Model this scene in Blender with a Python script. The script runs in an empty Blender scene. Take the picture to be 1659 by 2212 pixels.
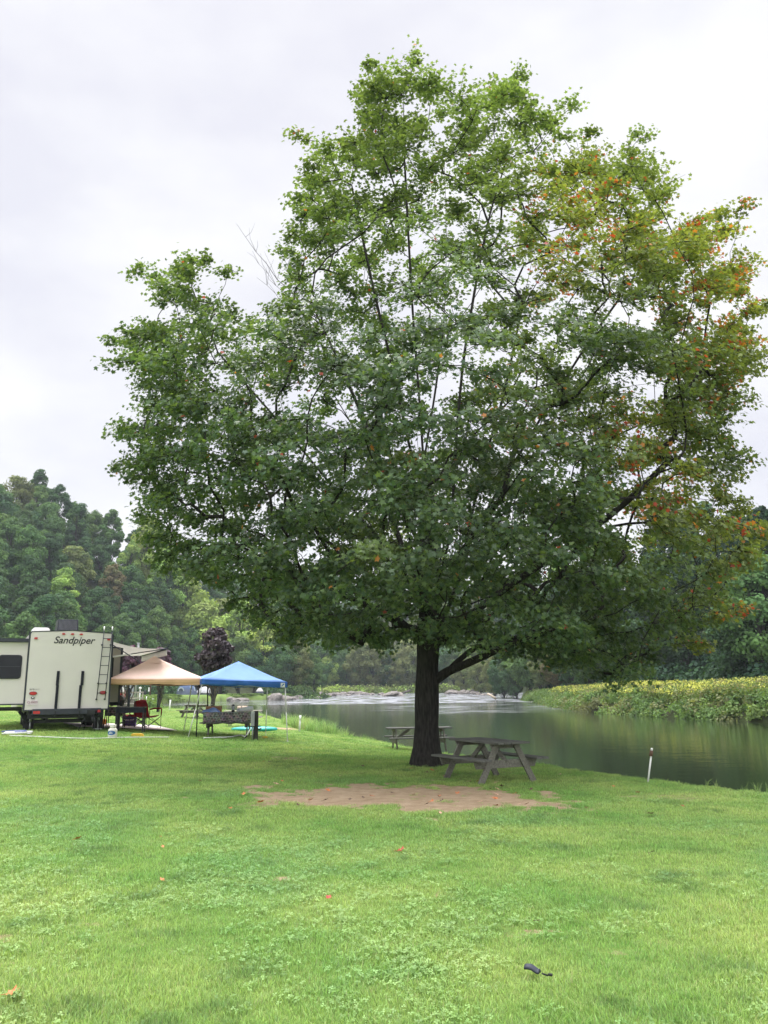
import bpy, bmesh, math, random
import numpy as np
from mathutils import Vector, Matrix
random.seed(7)
rng = np.random.default_rng(11)
S = bpy.context.scene
COL = S.collection
R = math.radians

# ---------------------------------------------------------------- camera
FPX, CX, CY = 1719.6, 829.5, 1106.0          # lens and centre in the units of the layout sketch (1659 x 2212)
PITCH, ROLL, EYE = math.atan(384 / FPX), 0.010, 1.6
FH = FPX / math.cos(PITCH)                    # the same lens along the horizon
cf = np.array([0, math.cos(PITCH), math.sin(PITCH)])
cu0 = np.array([0, -math.sin(PITCH), math.cos(PITCH)])
cr0 = np.array([1.0, 0, 0])
cr = cr0 * math.cos(ROLL) - cu0 * math.sin(ROLL)
cu = cu0 * math.cos(ROLL) + cr0 * math.sin(ROLL)
cam_d = bpy.data.cameras.new('camera')
cam = bpy.data.objects.new('camera', cam_d)
COL.objects.link(cam)
cam.matrix_world = Matrix(((cr[0], cu[0], -cf[0], 0), (cr[1], cu[1], -cf[1], 0), (cr[2], cu[2], -cf[2], EYE), (0, 0, 0, 1)))
cam_d.sensor_fit = 'VERTICAL'
cam_d.sensor_height = 36.0
cam_d.lens = 36.0 * FPX / 2212
cam_d.clip_start, cam_d.clip_end = 0.1, 4000
S.camera = cam

# ---------------------------------------------------------------- sky and sun (bright overcast)
SUN_EL, SUN_AZ = R(58), R(-14)               # azimuth from +Y, clockwise positive
w = bpy.data.worlds.new('World'); S.world = w; w.use_nodes = True
nt = w.node_tree; nt.nodes.clear()
def wn(t): return nt.nodes.new(t)
def wl(a, b): nt.links.new(a, b)
out = wn('ShaderNodeOutputWorld')
bg_sky = wn('ShaderNodeBackground'); bg_sky.inputs[1].default_value = 0.06
sky = wn('ShaderNodeTexSky'); sky.sky_type = 'NISHITA'; sky.sun_disc = False
sky.sun_elevation = SUN_EL; sky.sun_rotation = SUN_AZ
wl(sky.outputs[0], bg_sky.inputs[0])
tc = wn('ShaderNodeTexCoord'); mp = wn('ShaderNodeMapping'); mp.inputs['Scale'].default_value = (1.0, 1.0, 2.2)
mp.inputs['Location'].default_value = (0.35, 0.1, 0.2)
wl(tc.outputs['Generated'], mp.inputs[0])
ns = wn('ShaderNodeTexNoise'); ns.inputs['Scale'].default_value = 3.1; ns.inputs['Detail'].default_value = 5; ns.inputs['Roughness'].default_value = 0.52
wl(mp.outputs[0], ns.inputs['Vector'])
cr_ = wn('ShaderNodeValToRGB')
cr_.color_ramp.elements[0].position = 0.36; cr_.color_ramp.elements[0].color = (0.62, 0.62, 0.68, 1)
cr_.color_ramp.elements[1].position = 0.62; cr_.color_ramp.elements[1].color = (0.745, 0.745, 0.76, 1)
wl(ns.outputs['Fac'], cr_.inputs[0])
sx = wn('ShaderNodeSeparateXYZ'); wl(tc.outputs['Generated'], sx.inputs[0])
mr = wn('ShaderNodeMapRange'); mr.inputs['From Min'].default_value = 0.74; mr.inputs['From Max'].default_value = 0.95
mr.inputs['To Min'].default_value = 1.0; mr.inputs['To Max'].default_value = 5.2; mr.interpolation_type = 'SMOOTHSTEP'
wl(sx.outputs['Z'], mr.inputs['Value'])
bg_c = wn('ShaderNodeBackground'); wl(cr_.outputs[0], bg_c.inputs[0])
mb = wn('ShaderNodeMapRange'); mb.inputs['From Min'].default_value = 0.1; mb.inputs['From Max'].default_value = -0.7   # unseen sky behind the viewer brightened, added to light foliage facing the camera
mb.inputs['To Min'].default_value = 1.0; mb.inputs['To Max'].default_value = 2.0; mb.interpolation_type = 'SMOOTHSTEP'
wl(sx.outputs['Y'], mb.inputs['Value'])
mmul = wn('ShaderNodeMath'); mmul.operation = 'MULTIPLY'; wl(mr.outputs[0], mmul.inputs[0]); wl(mb.outputs[0], mmul.inputs[1]); wl(mmul.outputs[0], bg_c.inputs[1])
mx = wn('ShaderNodeMixShader'); mx.inputs[0].default_value = 0.93
wl(bg_sky.outputs[0], mx.inputs[1]); wl(bg_c.outputs[0], mx.inputs[2]); wl(mx.outputs[0], out.inputs[0])
sun_d = bpy.data.lights.new('sun', 'SUN'); sun_d.energy = 2.0; sun_d.angle = R(22); sun_d.color = (1, 0.96, 0.9)
sun = bpy.data.objects.new('sun', sun_d); COL.objects.link(sun)
sdir = Vector((math.sin(SUN_AZ) * math.cos(SUN_EL), math.cos(SUN_AZ) * math.cos(SUN_EL), math.sin(SUN_EL)))
sun.rotation_euler = sdir.to_track_quat('Z', 'Y').to_euler()
S.view_settings.view_transform = 'Standard'; S.view_settings.look = 'None'
S.view_settings.exposure = 0.5; S.view_settings.gamma = 1.0
S.cycles.max_bounces = 8; S.cycles.diffuse_bounces = 3; S.cycles.glossy_bounces = 3
S.cycles.transmission_bounces = 4; S.cycles.transparent_max_bounces = 8
S.cycles.use_denoising = True
S.cycles.sample_clamp_indirect = 6.0

# ---------------------------------------------------------------- helpers
def ray(px, py):
    d = cf * FPX + cr * (px - CX) - cu * (py - CY)
    return d / d[1]
def P(px, py, Y):
    """world point on the sight line of a sketch position, Y metres ahead"""
    d = ray(px, py) * Y
    return np.array([d[0], d[1], EYE + d[2]])
def proj(p):
    p = np.asarray(p, float); v = p - np.array([0, 0, EYE])
    dz = v @ cf
    return CX + FPX * (v @ cr) / dz, CY - FPX * (v @ cu) / dz
def sm(a, b, x):
    t = np.clip((x - a) / (b - a), 0, 1); return t * t * (3 - 2 * t)
class VN:
    """tileable-free value noise"""
    def __init__(s, seed): s.t = np.random.default_rng(seed).random((256, 256))
    def at(s, x, y):
        x = np.asarray(x, float); y = np.asarray(y, float)
        xi = np.floor(x).astype(int); yi = np.floor(y).astype(int); fx = x - xi; fy = y - yi
        fx = fx * fx * (3 - 2 * fx); fy = fy * fy * (3 - 2 * fy); t = s.t
        g = lambda i, j: t[i & 255, j & 255]
        return (g(xi, yi) * (1 - fx) + g(xi + 1, yi) * fx) * (1 - fy) + (g(xi, yi + 1) * (1 - fx) + g(xi + 1, yi + 1) * fx) * fy
    def fbm(s, x, y, o=4):
        v = 0; a = .5; f = 1
        for k in range(o):
            v = v + a * s.at(x * f + 17.3 * k, y * f - 9.1 * k); a *= .5; f *= 2.03
        return v / (1 - .5 ** o)
n1, n2, n3 = VN(1), VN(2), VN(3)

def props(o, label=None, cat=None, group=None, kind=None):
    if label: o['label'] = label
    if cat: o['category'] = cat
    if group: o['group'] = group
    if kind: o['kind'] = kind
    return o
def mesh_np(name, V, faces_idx, face_len, mat, parent=None, col=None, smooth=False):
    """mesh from flat arrays"""
    me = bpy.data.meshes.new(name)
    V = np.asarray(V, np.float32); fi = np.asarray(faces_idx, np.int32).ravel(); fl = np.asarray(face_len, np.int32)
    me.vertices.add(len(V)); me.vertices.foreach_set('co', V.ravel())
    me.loops.add(len(fi)); me.loops.foreach_set('vertex_index', fi)
    me.polygons.add(len(fl))
    st = np.concatenate([[0], np.cumsum(fl)[:-1]]).astype(np.int32)
    me.polygons.foreach_set('loop_start', st)
    try: me.polygons.foreach_set('loop_total', fl)
    except Exception: pass
    if smooth: me.polygons.foreach_set('use_smooth', np.ones(len(fl), bool))
    if col is not None:
        for an, arr in col.items():
            arr = np.asarray(arr, np.float32)
            if arr.ndim == 1:
                a = me.attributes.new(an, 'FLOAT', 'POINT'); a.data.foreach_set('value', arr)
            else:
                a = me.attributes.new(an, 'FLOAT_COLOR', 'POINT')
                a.data.foreach_set('color', np.concatenate([arr, np.ones((len(arr), 1), np.float32)], 1).ravel())
    me.update(calc_edges=True); me.validate()
    if mat: me.materials.append(mat)
    o = bpy.data.objects.new(name, me); COL.objects.link(o)
    if parent: o.parent = parent
    return o
def empty(name, loc, rotz=0.0, label=None, cat=None, group=None):
    o = bpy.data.objects.new(name, None); COL.objects.link(o)
    o.location = [float(v) for v in loc]; o.rotation_euler = (0, 0, rotz); o.empty_display_size = .2
    return props(o, label, cat, group)
def copy_tree(o, parent=None):
    c = o.copy(); COL.objects.link(c)
    if parent: c.parent = parent
    for ch in list(o.children): copy_tree(ch, c)
    return c

class MB:
    """collects solids and links them as ONE mesh"""
    def __init__(s): s.v = []; s.f = []; s.sm = []
    def add(s, vs, fs, smooth=False):
        b = len(s.v); s.v += [tuple(float(c) for c in p) for p in vs]
        s.f += [[b + i for i in f] for f in fs]; s.sm += [smooth] * len(fs); return s
    def box(s, c, d, rz=0.0, M=None, taper=1.0):
        hx, hy, hz = d[0] / 2, d[1] / 2, d[2] / 2
        pts = [(x * (taper if z > 0 else 1), y * (taper if z > 0 else 1), z) for z in (-hz, hz) for x, y in ((-hx, -hy), (hx, -hy), (hx, hy), (-hx, hy))]
        m = M if M is not None else Matrix.Rotation(rz, 3, 'Z')
        pts = [m @ Vector(p) + Vector(c) for p in pts]
        return s.add(pts, [(3, 2, 1, 0), (4, 5, 6, 7), (0, 1, 5, 4), (1, 2, 6, 5), (2, 3, 7, 6), (3, 0, 4, 7)])
    def bar(s, a, b, w, h, up=(0, 0, 1)):
        a = Vector(a); b = Vector(b); d = b - a; L = d.length; d.normalize(); u = Vector(up)
        sd = d.cross(u)
        if sd.length < 1e-4: sd = d.cross(Vector((0, 1, 0)))
        sd.normalize(); u = sd.cross(d)
        M = Matrix((sd, d, u)).transposed()
        return s.box((a + b) / 2, (w, L, h), M=M)
    def tube(s, pts, r, n=8, cap=True):
        pts = [Vector(p) for p in pts]
        rs = r if hasattr(r, '__len__') else [r] * len(pts)
        b = len(s.v); prev = None
        for i, p in enumerate(pts):
            d = (pts[min(i + 1, len(pts) - 1)] - pts[max(i - 1, 0)]).normalized()
            x = prev - d * prev.dot(d) if prev is not None else d.orthogonal()
            if x.length < 1e-5: x = d.orthogonal()
            x.normalize(); y = d.cross(x); prev = x
            s.v += [tuple(p + (x * math.cos(2 * math.pi * k / n) + y * math.sin(2 * math.pi * k / n)) * rs[i]) for k in range(n)]
        for i in range(len(pts) - 1):
            for k in range(n):
                s.f.append([b + i * n + k, b + i * n + (k + 1) % n, b + (i + 1) * n + (k + 1) % n, b + (i + 1) * n + k]); s.sm.append(True)
        if cap:
            s.f.append([b + k for k in range(n)][::-1]); s.f.append([b + (len(pts) - 1) * n + k for k in range(n)]); s.sm += [False, False]
        return s
    def lathe(s, prof, c=(0, 0, 0), n=20):
        b = len(s.v); c = Vector(c)
        for r, z in prof:
            s.v += [tuple(c + Vector((r * math.cos(2 * math.pi * k / n), r * math.sin(2 * math.pi * k / n), z))) for k in range(n)]
        for i in range(len(prof) - 1):
            for k in range(n):
                s.f.append([b + i * n + k, b + i * n + (k + 1) % n, b + (i + 1) * n + (k + 1) % n, b + (i + 1) * n + k]); s.sm.append(True)
        return s
    def prism(s, poly, y0, y1, axis='y'):
        """closed polygon in x,z extruded along y (or in x,y along z, or in y,z along x)"""
        n = len(poly)
        def q(p, t): return (p[0], t, p[1]) if axis == 'y' else ((p[0], p[1], t) if axis == 'z' else (t, p[0], p[1]))
        vs = [q(p, y0) for p in poly] + [q(p, y1) for p in poly]
        fs = [list(range(n)), list(range(2 * n - 1, n - 1, -1))] + [[i, i + n, (i + 1) % n + n, (i + 1) % n] for i in range(n)]
        return s.add(vs, fs)
    def grid(s, fn, nu, nv):
        vs = [fn(i / nu, j / nv) for j in range(nv + 1) for i in range(nu + 1)]
        fs = [(j * (nu + 1) + i, j * (nu + 1) + i + 1, (j + 1) * (nu + 1) + i + 1, (j + 1) * (nu + 1) + i) for j in range(nv) for i in range(nu)]
        return s.add(vs, fs, True)
    def build(s, name, mat, parent=None, bevel=0.0, fix=True):
        me = bpy.data.meshes.new(name); me.from_pydata(s.v, [], s.f)
        me.polygons.foreach_set('use_smooth', s.sm)
        if fix or bevel:
            bm = bmesh.new(); bm.from_mesh(me)
            if bevel: bmesh.ops.bevel(bm, geom=list(bm.edges), offset=bevel, segments=2, affect='EDGES', profile=.6)
            bmesh.ops.recalc_face_normals(bm, faces=bm.faces); bm.to_mesh(me); bm.free()
        me.update()
        if mat: me.materials.append(mat)
        o = bpy.data.objects.new(name, me); COL.objects.link(o)
        if parent: o.parent = parent
        return o
def rrect(cx, cz, w, h, r, n=5):
    pts = []
    for sx_, sz_, a0 in ((1, 1, 0), (-1, 1, 90), (-1, -1, 180), (1, -1, 270)):
        for k in range(n + 1):
            a = R(a0 + 90 * k / n); pts.append((cx + sx_ * (w / 2 - r) + r * math.cos(a), cz + sz_ * (h / 2 - r) + r * math.sin(a)))
    return pts
def ellipse(cx, cz, a, b, n=16): return [(cx + a * math.cos(2 * math.pi * k / n), cz + b * math.sin(2 * math.pi * k / n)) for k in range(n)]

# ---------------------------------------------------------------- materials
def new_mat(name):
    m = bpy.data.materials.new(name); m.use_nodes = True; m.node_tree.nodes.clear()
    return m, m.node_tree.nodes, m.node_tree.links
def pmat(name, c, rough=.6, metal=0.0, var=.15, scale=6.0, bump=0.0, spec=.4, trans=0.0, stretch=None, c2=None, detail=4):
    """principled surface with a procedural variation of its own"""
    m, N, L = new_mat(name)
    o = N.new('ShaderNodeOutputMaterial'); b = N.new('ShaderNodeBsdfPrincipled')
    t = N.new('ShaderNodeTexCoord'); n = N.new('ShaderNodeTexNoise'); n.inputs['Scale'].default_value = scale; n.inputs['Detail'].default_value = detail
    mpn = N.new('ShaderNodeMapping'); mpn.inputs['Scale'].default_value = stretch or (1, 1, 1)
    L.new(t.outputs['Object'], mpn.inputs[0]); L.new(mpn.outputs[0], n.inputs['Vector'])
    ramp = N.new('ShaderNodeValToRGB'); ramp.color_ramp.elements[0].position = .3; ramp.color_ramp.elements[1].position = .7
    d = c2 or tuple(min(1, x * (1 + var)) for x in c); e = c if c2 else tuple(x * (1 - var) for x in c)
    ramp.color_ramp.elements[0].color = (*e, 1); ramp.color_ramp.elements[1].color = (*d, 1)
    L.new(n.outputs['Fac'], ramp.inputs[0]); L.new(ramp.outputs[0], b.inputs['Base Color'])
    b.inputs['Roughness'].default_value = rough; b.inputs['Metallic'].default_value = metal
    b.inputs['Specular IOR Level'].default_value = spec
    if bump:
        bp = N.new('ShaderNodeBump'); bp.inputs['Strength'].default_value = bump; bp.inputs['Distance'].default_value = .02
        L.new(n.outputs['Fac'], bp.inputs['Height']); L.new(bp.outputs[0], b.inputs['Normal'])
    if trans:
        tl = N.new('ShaderNodeBsdfTranslucent'); L.new(ramp.outputs[0], tl.inputs[0])
        mxs = N.new('ShaderNodeMixShader'); mxs.inputs[0].default_value = trans
        L.new(b.outputs[0], mxs.inputs[1]); L.new(tl.outputs[0], mxs.inputs[2]); L.new(mxs.outputs[0], o.inputs[0])
    else: L.new(b.outputs[0], o.inputs[0])
    return m
def leaf_mat(name, trans=.4, gloss=.35, rough=.45, tint=(1.25, 1.2, .6), rand=.0):
    """leaf: colour from the leaf's own attribute, light passing through"""
    m, N, L = new_mat(name)
    o = N.new('ShaderNodeOutputMaterial'); b = N.new('ShaderNodeBsdfPrincipled'); a = N.new('ShaderNodeAttribute'); a.attribute_name = 'col'
    src = a.outputs['Color']
    if rand:
        oi = N.new('ShaderNodeObjectInfo'); hs = N.new('ShaderNodeHueSaturation')
        m1 = N.new('ShaderNodeMapRange'); m1.inputs['To Min'].default_value = 1 - rand; m1.inputs['To Max'].default_value = 1 + rand
        L.new(oi.outputs['Random'], m1.inputs['Value']); L.new(m1.outputs[0], hs.inputs['Value'])
        wnz = N.new('ShaderNodeTexWhiteNoise'); wnz.noise_dimensions = '1D'; L.new(oi.outputs['Random'], wnz.inputs['W'])
        m2 = N.new('ShaderNodeMapRange'); m2.inputs['To Min'].default_value = .485; m2.inputs['To Max'].default_value = .515
        L.new(wnz.outputs[0], m2.inputs['Value']); L.new(m2.outputs[0], hs.inputs['Hue']); L.new(src, hs.inputs['Color']); src = hs.outputs[0]
    L.new(src, b.inputs['Base Color']); b.inputs['Roughness'].default_value = rough; b.inputs['Specular IOR Level'].default_value = gloss
    mul = N.new('ShaderNodeMixRGB'); mul.blend_type = 'MULTIPLY'; mul.inputs[0].default_value = 1; mul.inputs[2].default_value = (*tint, 1)
    L.new(src, mul.inputs[1])
    t = N.new('ShaderNodeBsdfTranslucent'); L.new(mul.outputs[0], t.inputs[0])
    mxs = N.new('ShaderNodeMixShader'); mxs.inputs[0].default_value = trans
    L.new(b.outputs[0], mxs.inputs[1]); L.new(t.outputs[0], mxs.inputs[2]); L.new(mxs.outputs[0], o.inputs[0])
    return m

# ---------------------------------------------------------------- the lie of the land
CTRL = [(1085, 1693, 15.4), (922, 1654, 19.0), (900, 1622, 28), (60, 1578, 25), (200, 1578, 25.8), (433, 1594, 26.9), (624, 1602, 27.4), (417, 1593, 26.4),
        (341, 1538.6, 54), (459, 1535, 57), (277, 1530.3, 62), (410, 1500.8, 200), (1659, 1722, 13), (1400, 1690, 15.5), (1180, 1660, 18.5), (830, 1605, 32),
        (700, 1582, 40), (640, 1564, 48), (315, 1519, 100), (329, 1523, 95), (367, 1533, 75), (313, 1504.6, 140), (290, 1528, 70), (495, 1587, 28.8)]
cp = [P(*c) for c in CTRL] + [np.array(v, float) for v in ((0, 0, 0), (-5, 5, .03), (5, 5, -.02), (0, 9, -.03), (-6, 12, .05), (-20, 12, .3), (-25, 30, .7), (-40, 60, 1.0), (-60, 120, 1.3), (-80, 200, 1.4), (-60, 205, 1.0), (-20, -20, .2), (10, -15, 0), (-42, 150, .75), (-30, 205, .7))]
cp = np.array(cp)
def tps(r2): return np.where(r2 > 1e-9, .5 * r2 * np.log(np.maximum(r2, 1e-9)), 0)
_q = cp[:, :2] / 50.0
_K = tps(((_q[:, None] - _q[None]) ** 2).sum(-1)) + np.eye(len(_q)) * 4e-4
_Pm = np.c_[np.ones(len(_q)), _q]
_A = np.block([[_K, _Pm], [_Pm.T, np.zeros((3, 3))]])
_w = np.linalg.solve(_A, np.r_[cp[:, 2], np.zeros(3)])
def lawn(x, y):
    x = np.asarray(x, float); y = np.asarray(y, float); sh = x.shape
    xx = np.clip(x.ravel(), -70, 20) / 50; yy = np.clip(y.ravel(), -20, 215) / 50
    z = _w[-3] + _w[-2] * xx + _w[-1] * yy
    for i in range(len(_q)): z = z + _w[i] * tps((xx - _q[i, 0]) ** 2 + (yy - _q[i, 1]) ** 2)
    return np.clip(z, -1.1, 3).reshape(sh)
XL = np.array([(-60, 28), (-20, 16), (0, 10.5), (8, 8), (13, 6.35), (15.5, 5.2), (18.5, 3.9), (25, 2.2), (32, .2), (40, -2.9), (48, -5.2), (57, -9), (66, -17), (80, -23), (107, -31), (150, -44), (170, -49), (195, -47), (206, -41), (213, -28), (222, -21), (250, -23), (300, -33), (330, -40)], float)
XR = np.array([(-60, 60), (0, 44), (40, 33), (58.8, 28.6), (72, 25.4), (93, 22.8), (120, 25), (146, 29), (179, 31), (240, 45), (300, 54), (330, 60)], float)
def xl(y): return np.interp(y, XL[:, 0], XL[:, 1])
def xr(y): return np.interp(y, XR[:, 0], XR[:, 1])
def dleft(x, y):
    s = (xl(y + 1.0) - xl(y - 1.0)) / 2.0; return (x - xl(y)) / np.sqrt(1 + s * s)
def dright(x, y):
    s = (xr(y + 1.0) - xr(y - 1.0)) / 2.0; return (xr(y) - x) / np.sqrt(1 + s * s)
def water_z(y): return -1.0 + 1.2 * sm(158, 300, np.asarray(y, float)) 
SIL = np.array([(-500, 1010), (0, 1035), (100, 1045), (140, 1095), (200, 1125), (270, 1172), (340, 1198), (430, 1228), (520, 1240), (600, 1245), (700, 1250), (850, 1258), (1000, 1258), (1150, 1250), (1250, 1230), (1350, 1188), (1450, 1150), (1560, 1118), (1659, 1085), (2300, 980)], float)
HR1 = np.array([(-500, 235), (340, 235), (460, 300), (600, 450), (1000, 480), (1150, 380), (1250, 240), (1450, 150), (1659, 128), (2300, 110)], float)
HR0 = np.array([(-500, 130), (60, 150), (200, 185), (340, 205), (460, 250), (600, 335), (1000, 330), (1130, 250), (1200, 180), (1350, 115), (1659, 84), (2300, 70)], float)
TREE_H = 16.0
def azx(x, y): return CX + FH * x / np.maximum(y, 1.0)
def hill(x, y):
    a = azx(x, y); r1 = np.interp(a, HR1[:, 0], HR1[:, 1]); r0 = np.interp(a, HR0[:, 0], HR0[:, 1]); s = np.interp(a, SIL[:, 0], SIL[:, 1])
    hor = 1490 - ROLL * (a - CX)
    top = np.maximum((hor - s) / FPX * r1 + EYE - TREE_H, 0)
    return np.where(y > 5, top * np.clip((y - r0) / (r1 - r0), 0, 1) ** 1.15, 0)
def ground_z(x, y):
    x = np.asarray(x, float); y = np.asarray(y, float)
    zl = lawn(x, y) + hill(x, y)
    zr = 0.15 + 0.7 * sm(0, 9, -dright(x, y)) + .25 * (n1.fbm(x * .12, y * .12) - .5) + hill(x, y)
    zr = zr + water_z(y) + 1.0
    mid = (xl(y) + xr(y)) / 2
    land = np.where(x < mid, zl, zr)
    bed = water_z(y) - 1.1
    k = np.where(x < mid, sm(0, 2.0, dleft(x, y)), sm(-1.0, 2.0, dright(x, y)))
    inr = 1 - sm(298, 306, y)
    far_land = .6 + hill(x, y)
    land = np.where(y > 290, land * (1 - sm(290, 306, y)) + far_land * sm(290, 306, y), land)
    z = land * (1 - k * inr) + bed * k * inr
    z = z + .025 * (n2.fbm(x * .5, y * .5, 3) - .5) * (1 - k)
    return z
def gz(x, y): return float(ground_z(np.array([x]), np.array([y]))[0])
def G(px, py, y0=3.0, y1=260.0):
    """where the sight line of a sketch position meets the ground"""
    d = ray(px, py); ys = np.geomspace(y0, y1, 900)
    zs = EYE + d[2] * ys; g = ground_z(d[0] * ys, ys)
    i = int(np.argmax(zs <= g))
    if zs[i] > g[i]: i = len(ys) - 1
    Y = ys[i]
    return np.array([d[0] * Y, Y, gz(d[0] * Y, Y)])
def at(px, Y):
    """ground point below a sketch column, Y metres ahead"""
    x = (px - CX) / FH * Y
    for _ in range(5):
        z = gz(x, Y); a, b = proj((x, Y, z)); x += (px - a) / FH * Y
    return np.array([x, Y, gz(x, Y)])
# bare earth: ellipses (cx, cy, rx, ry, strength) in metres
def ell(px0, px1, py0, py1, s=1.0):
    a = G(px0, (py0 + py1) / 2); b = G(px1, (py0 + py1) / 2); c = G((px0 + px1) / 2, py0); d = G((px0 + px1) / 2, py1)
    return ((a[0] + b[0]) / 2, (c[1] + d[1]) / 2, (b[0] - a[0]) / 2, max((c[1] - d[1]) / 2, .05), s)
BARE = [ell(545, 1010, 1694, 1742, 1.0), ell(780, 1180, 1700, 1752, 1.0), ell(1000, 1260, 1726, 1750, .72), ell(460, 620, 1728, 1748, .42), ell(560, 700, 1636, 1648, .5), ell(850, 1200, 1655, 1690, .3),
        ell(1310, 1560, 1712, 1730, .42), ell(640, 690, 1574, 1580, .7), ell(585, 632, 1895, 1906, .62), ell(925, 970, 1925, 1945, .42), ell(1130, 1200, 2008, 2020, .55), ell(1290, 1370, 2052, 2070, .5), ell(-30, 30, 2010, 2040, .55), ell(400, 470, 1745, 1760, .3), ell(1400, 1480, 2030, 2045, .35),
        ell(150, 245, 1992, 2012, .36), ell(265, 320, 2034, 2052, .46), ell(-50, 60, 2072, 2110, .3), ell(1080, 1150, 2012, 2032, .4), ell(520, 560, 1988, 1996, .4), ell(700, 800, 2105, 2130, .28), ell(930, 1010, 1880, 1892, .3),
        ell(740, 760, 1632, 1637, .6), ell(930, 990, 1616, 1622, .4)]
def bare(x, y):
    x = np.asarray(x, float); y = np.asarray(y, float); b = np.zeros(x.shape)
    wob = (n3.fbm(x * 2.2, y * 2.2, 4) - .5) * 1.5 + (n1.fbm(x * 7, y * 4, 3) - .5) * .9
    for (cx_, cy_, rx, ry, s) in BARE:
        q = np.sqrt(((x - cx_) / rx) ** 2 + ((y - cy_) / ry) ** 2) + wob
        b = np.maximum(b, s * (1 - sm(.66, 1.3, q)))
    return b

# ---------------------------------------------------------------- ground sheet
def sheet():
    ang = np.r_[np.linspace(-180, -42, 50)[:-1], np.linspace(-42, 42, 561), np.linspace(42, 180, 50)[1:]]
    rad = np.r_[[.02, .5, 1.2, 2.0], np.geomspace(2.6, 70, 330), np.geomspace(71, 320, 130), np.geomspace(335, 690, 14)]
    A, Rr = np.meshgrid(R(1) * ang, rad)
    X = Rr * np.sin(A); Y = Rr * np.cos(A)
    Z = ground_z(X, Y)
    na, nr = len(ang), len(rad)
    i = np.arange(na - 1)[None, :] + na * np.arange(nr - 1)[:, None]
    f = np.stack([i, i + 1, i + na + 1, i + na], -1).reshape(-1, 4)
    V = np.stack([X, Y, Z], -1).reshape(-1, 3)
    x, y = V[:, 0], V[:, 1]
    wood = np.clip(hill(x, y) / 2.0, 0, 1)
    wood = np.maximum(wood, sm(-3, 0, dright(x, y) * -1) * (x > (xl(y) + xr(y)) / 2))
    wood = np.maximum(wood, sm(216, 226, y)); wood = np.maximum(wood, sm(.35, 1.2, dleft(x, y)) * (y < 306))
    return mesh_np('ground', V, f[:, ::-1], np.full(len(f), 4), None, None, {'bare': bare(x, y), 'wood': wood}, True)

def mixc(N, L, fac, a, b):
    m = N.new('ShaderNodeMixRGB'); L.new(fac, m.inputs[0])
    for k, v in ((1, a), (2, b)):
        if isinstance(v, tuple): m.inputs[k].default_value = (*v, 1)
        else: L.new(v, m.inputs[k])
    return m.outputs[0]
def noise(N, L, vec, scale, detail=4, rough=.55, lo=.35, hi=.65):
    n = N.new('ShaderNodeTexNoise'); n.inputs['Scale'].default_value = scale; n.inputs['Detail'].default_value = detail; n.inputs['Roughness'].default_value = rough
    L.new(vec, n.inputs['Vector'])
    r = N.new('ShaderNodeMapRange'); r.inputs['From Min'].default_value = lo; r.inputs['From Max'].default_value = hi; L.new(n.outputs['Fac'], r.inputs['Value'])
    return r.outputs[0]
G_LUSH, G_YEL, G_BLUE, G_DARK = (.130, .252, .060), (.250, .335, .100), (.148, .268, .080), (.092, .172, .052)
def grass_colour(N, L, vec):
    """lawn colour by place: lush, yellowish, clover-blue and dark patches"""
    c = mixc(N, L, noise(N, L, vec, .55, 5), G_LUSH, G_YEL)
    mp_ = N.new('ShaderNodeMapping'); mp_.inputs['Location'].default_value = (31, 7, 3); L.new(vec, mp_.inputs[0])
    c = mixc(N, L, noise(N, L, mp_.outputs[0], .42, 5, .6, .52, .68), c, G_BLUE)
    mp2 = N.new('ShaderNodeMapping'); mp2.inputs['Location'].default_value = (-11, 17, 5); L.new(vec, mp2.inputs[0])
    c = mixc(N, L, noise(N, L, mp2.outputs[0], 1.5, 5, .6, .55, .72), c, G_DARK)
    return c
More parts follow.
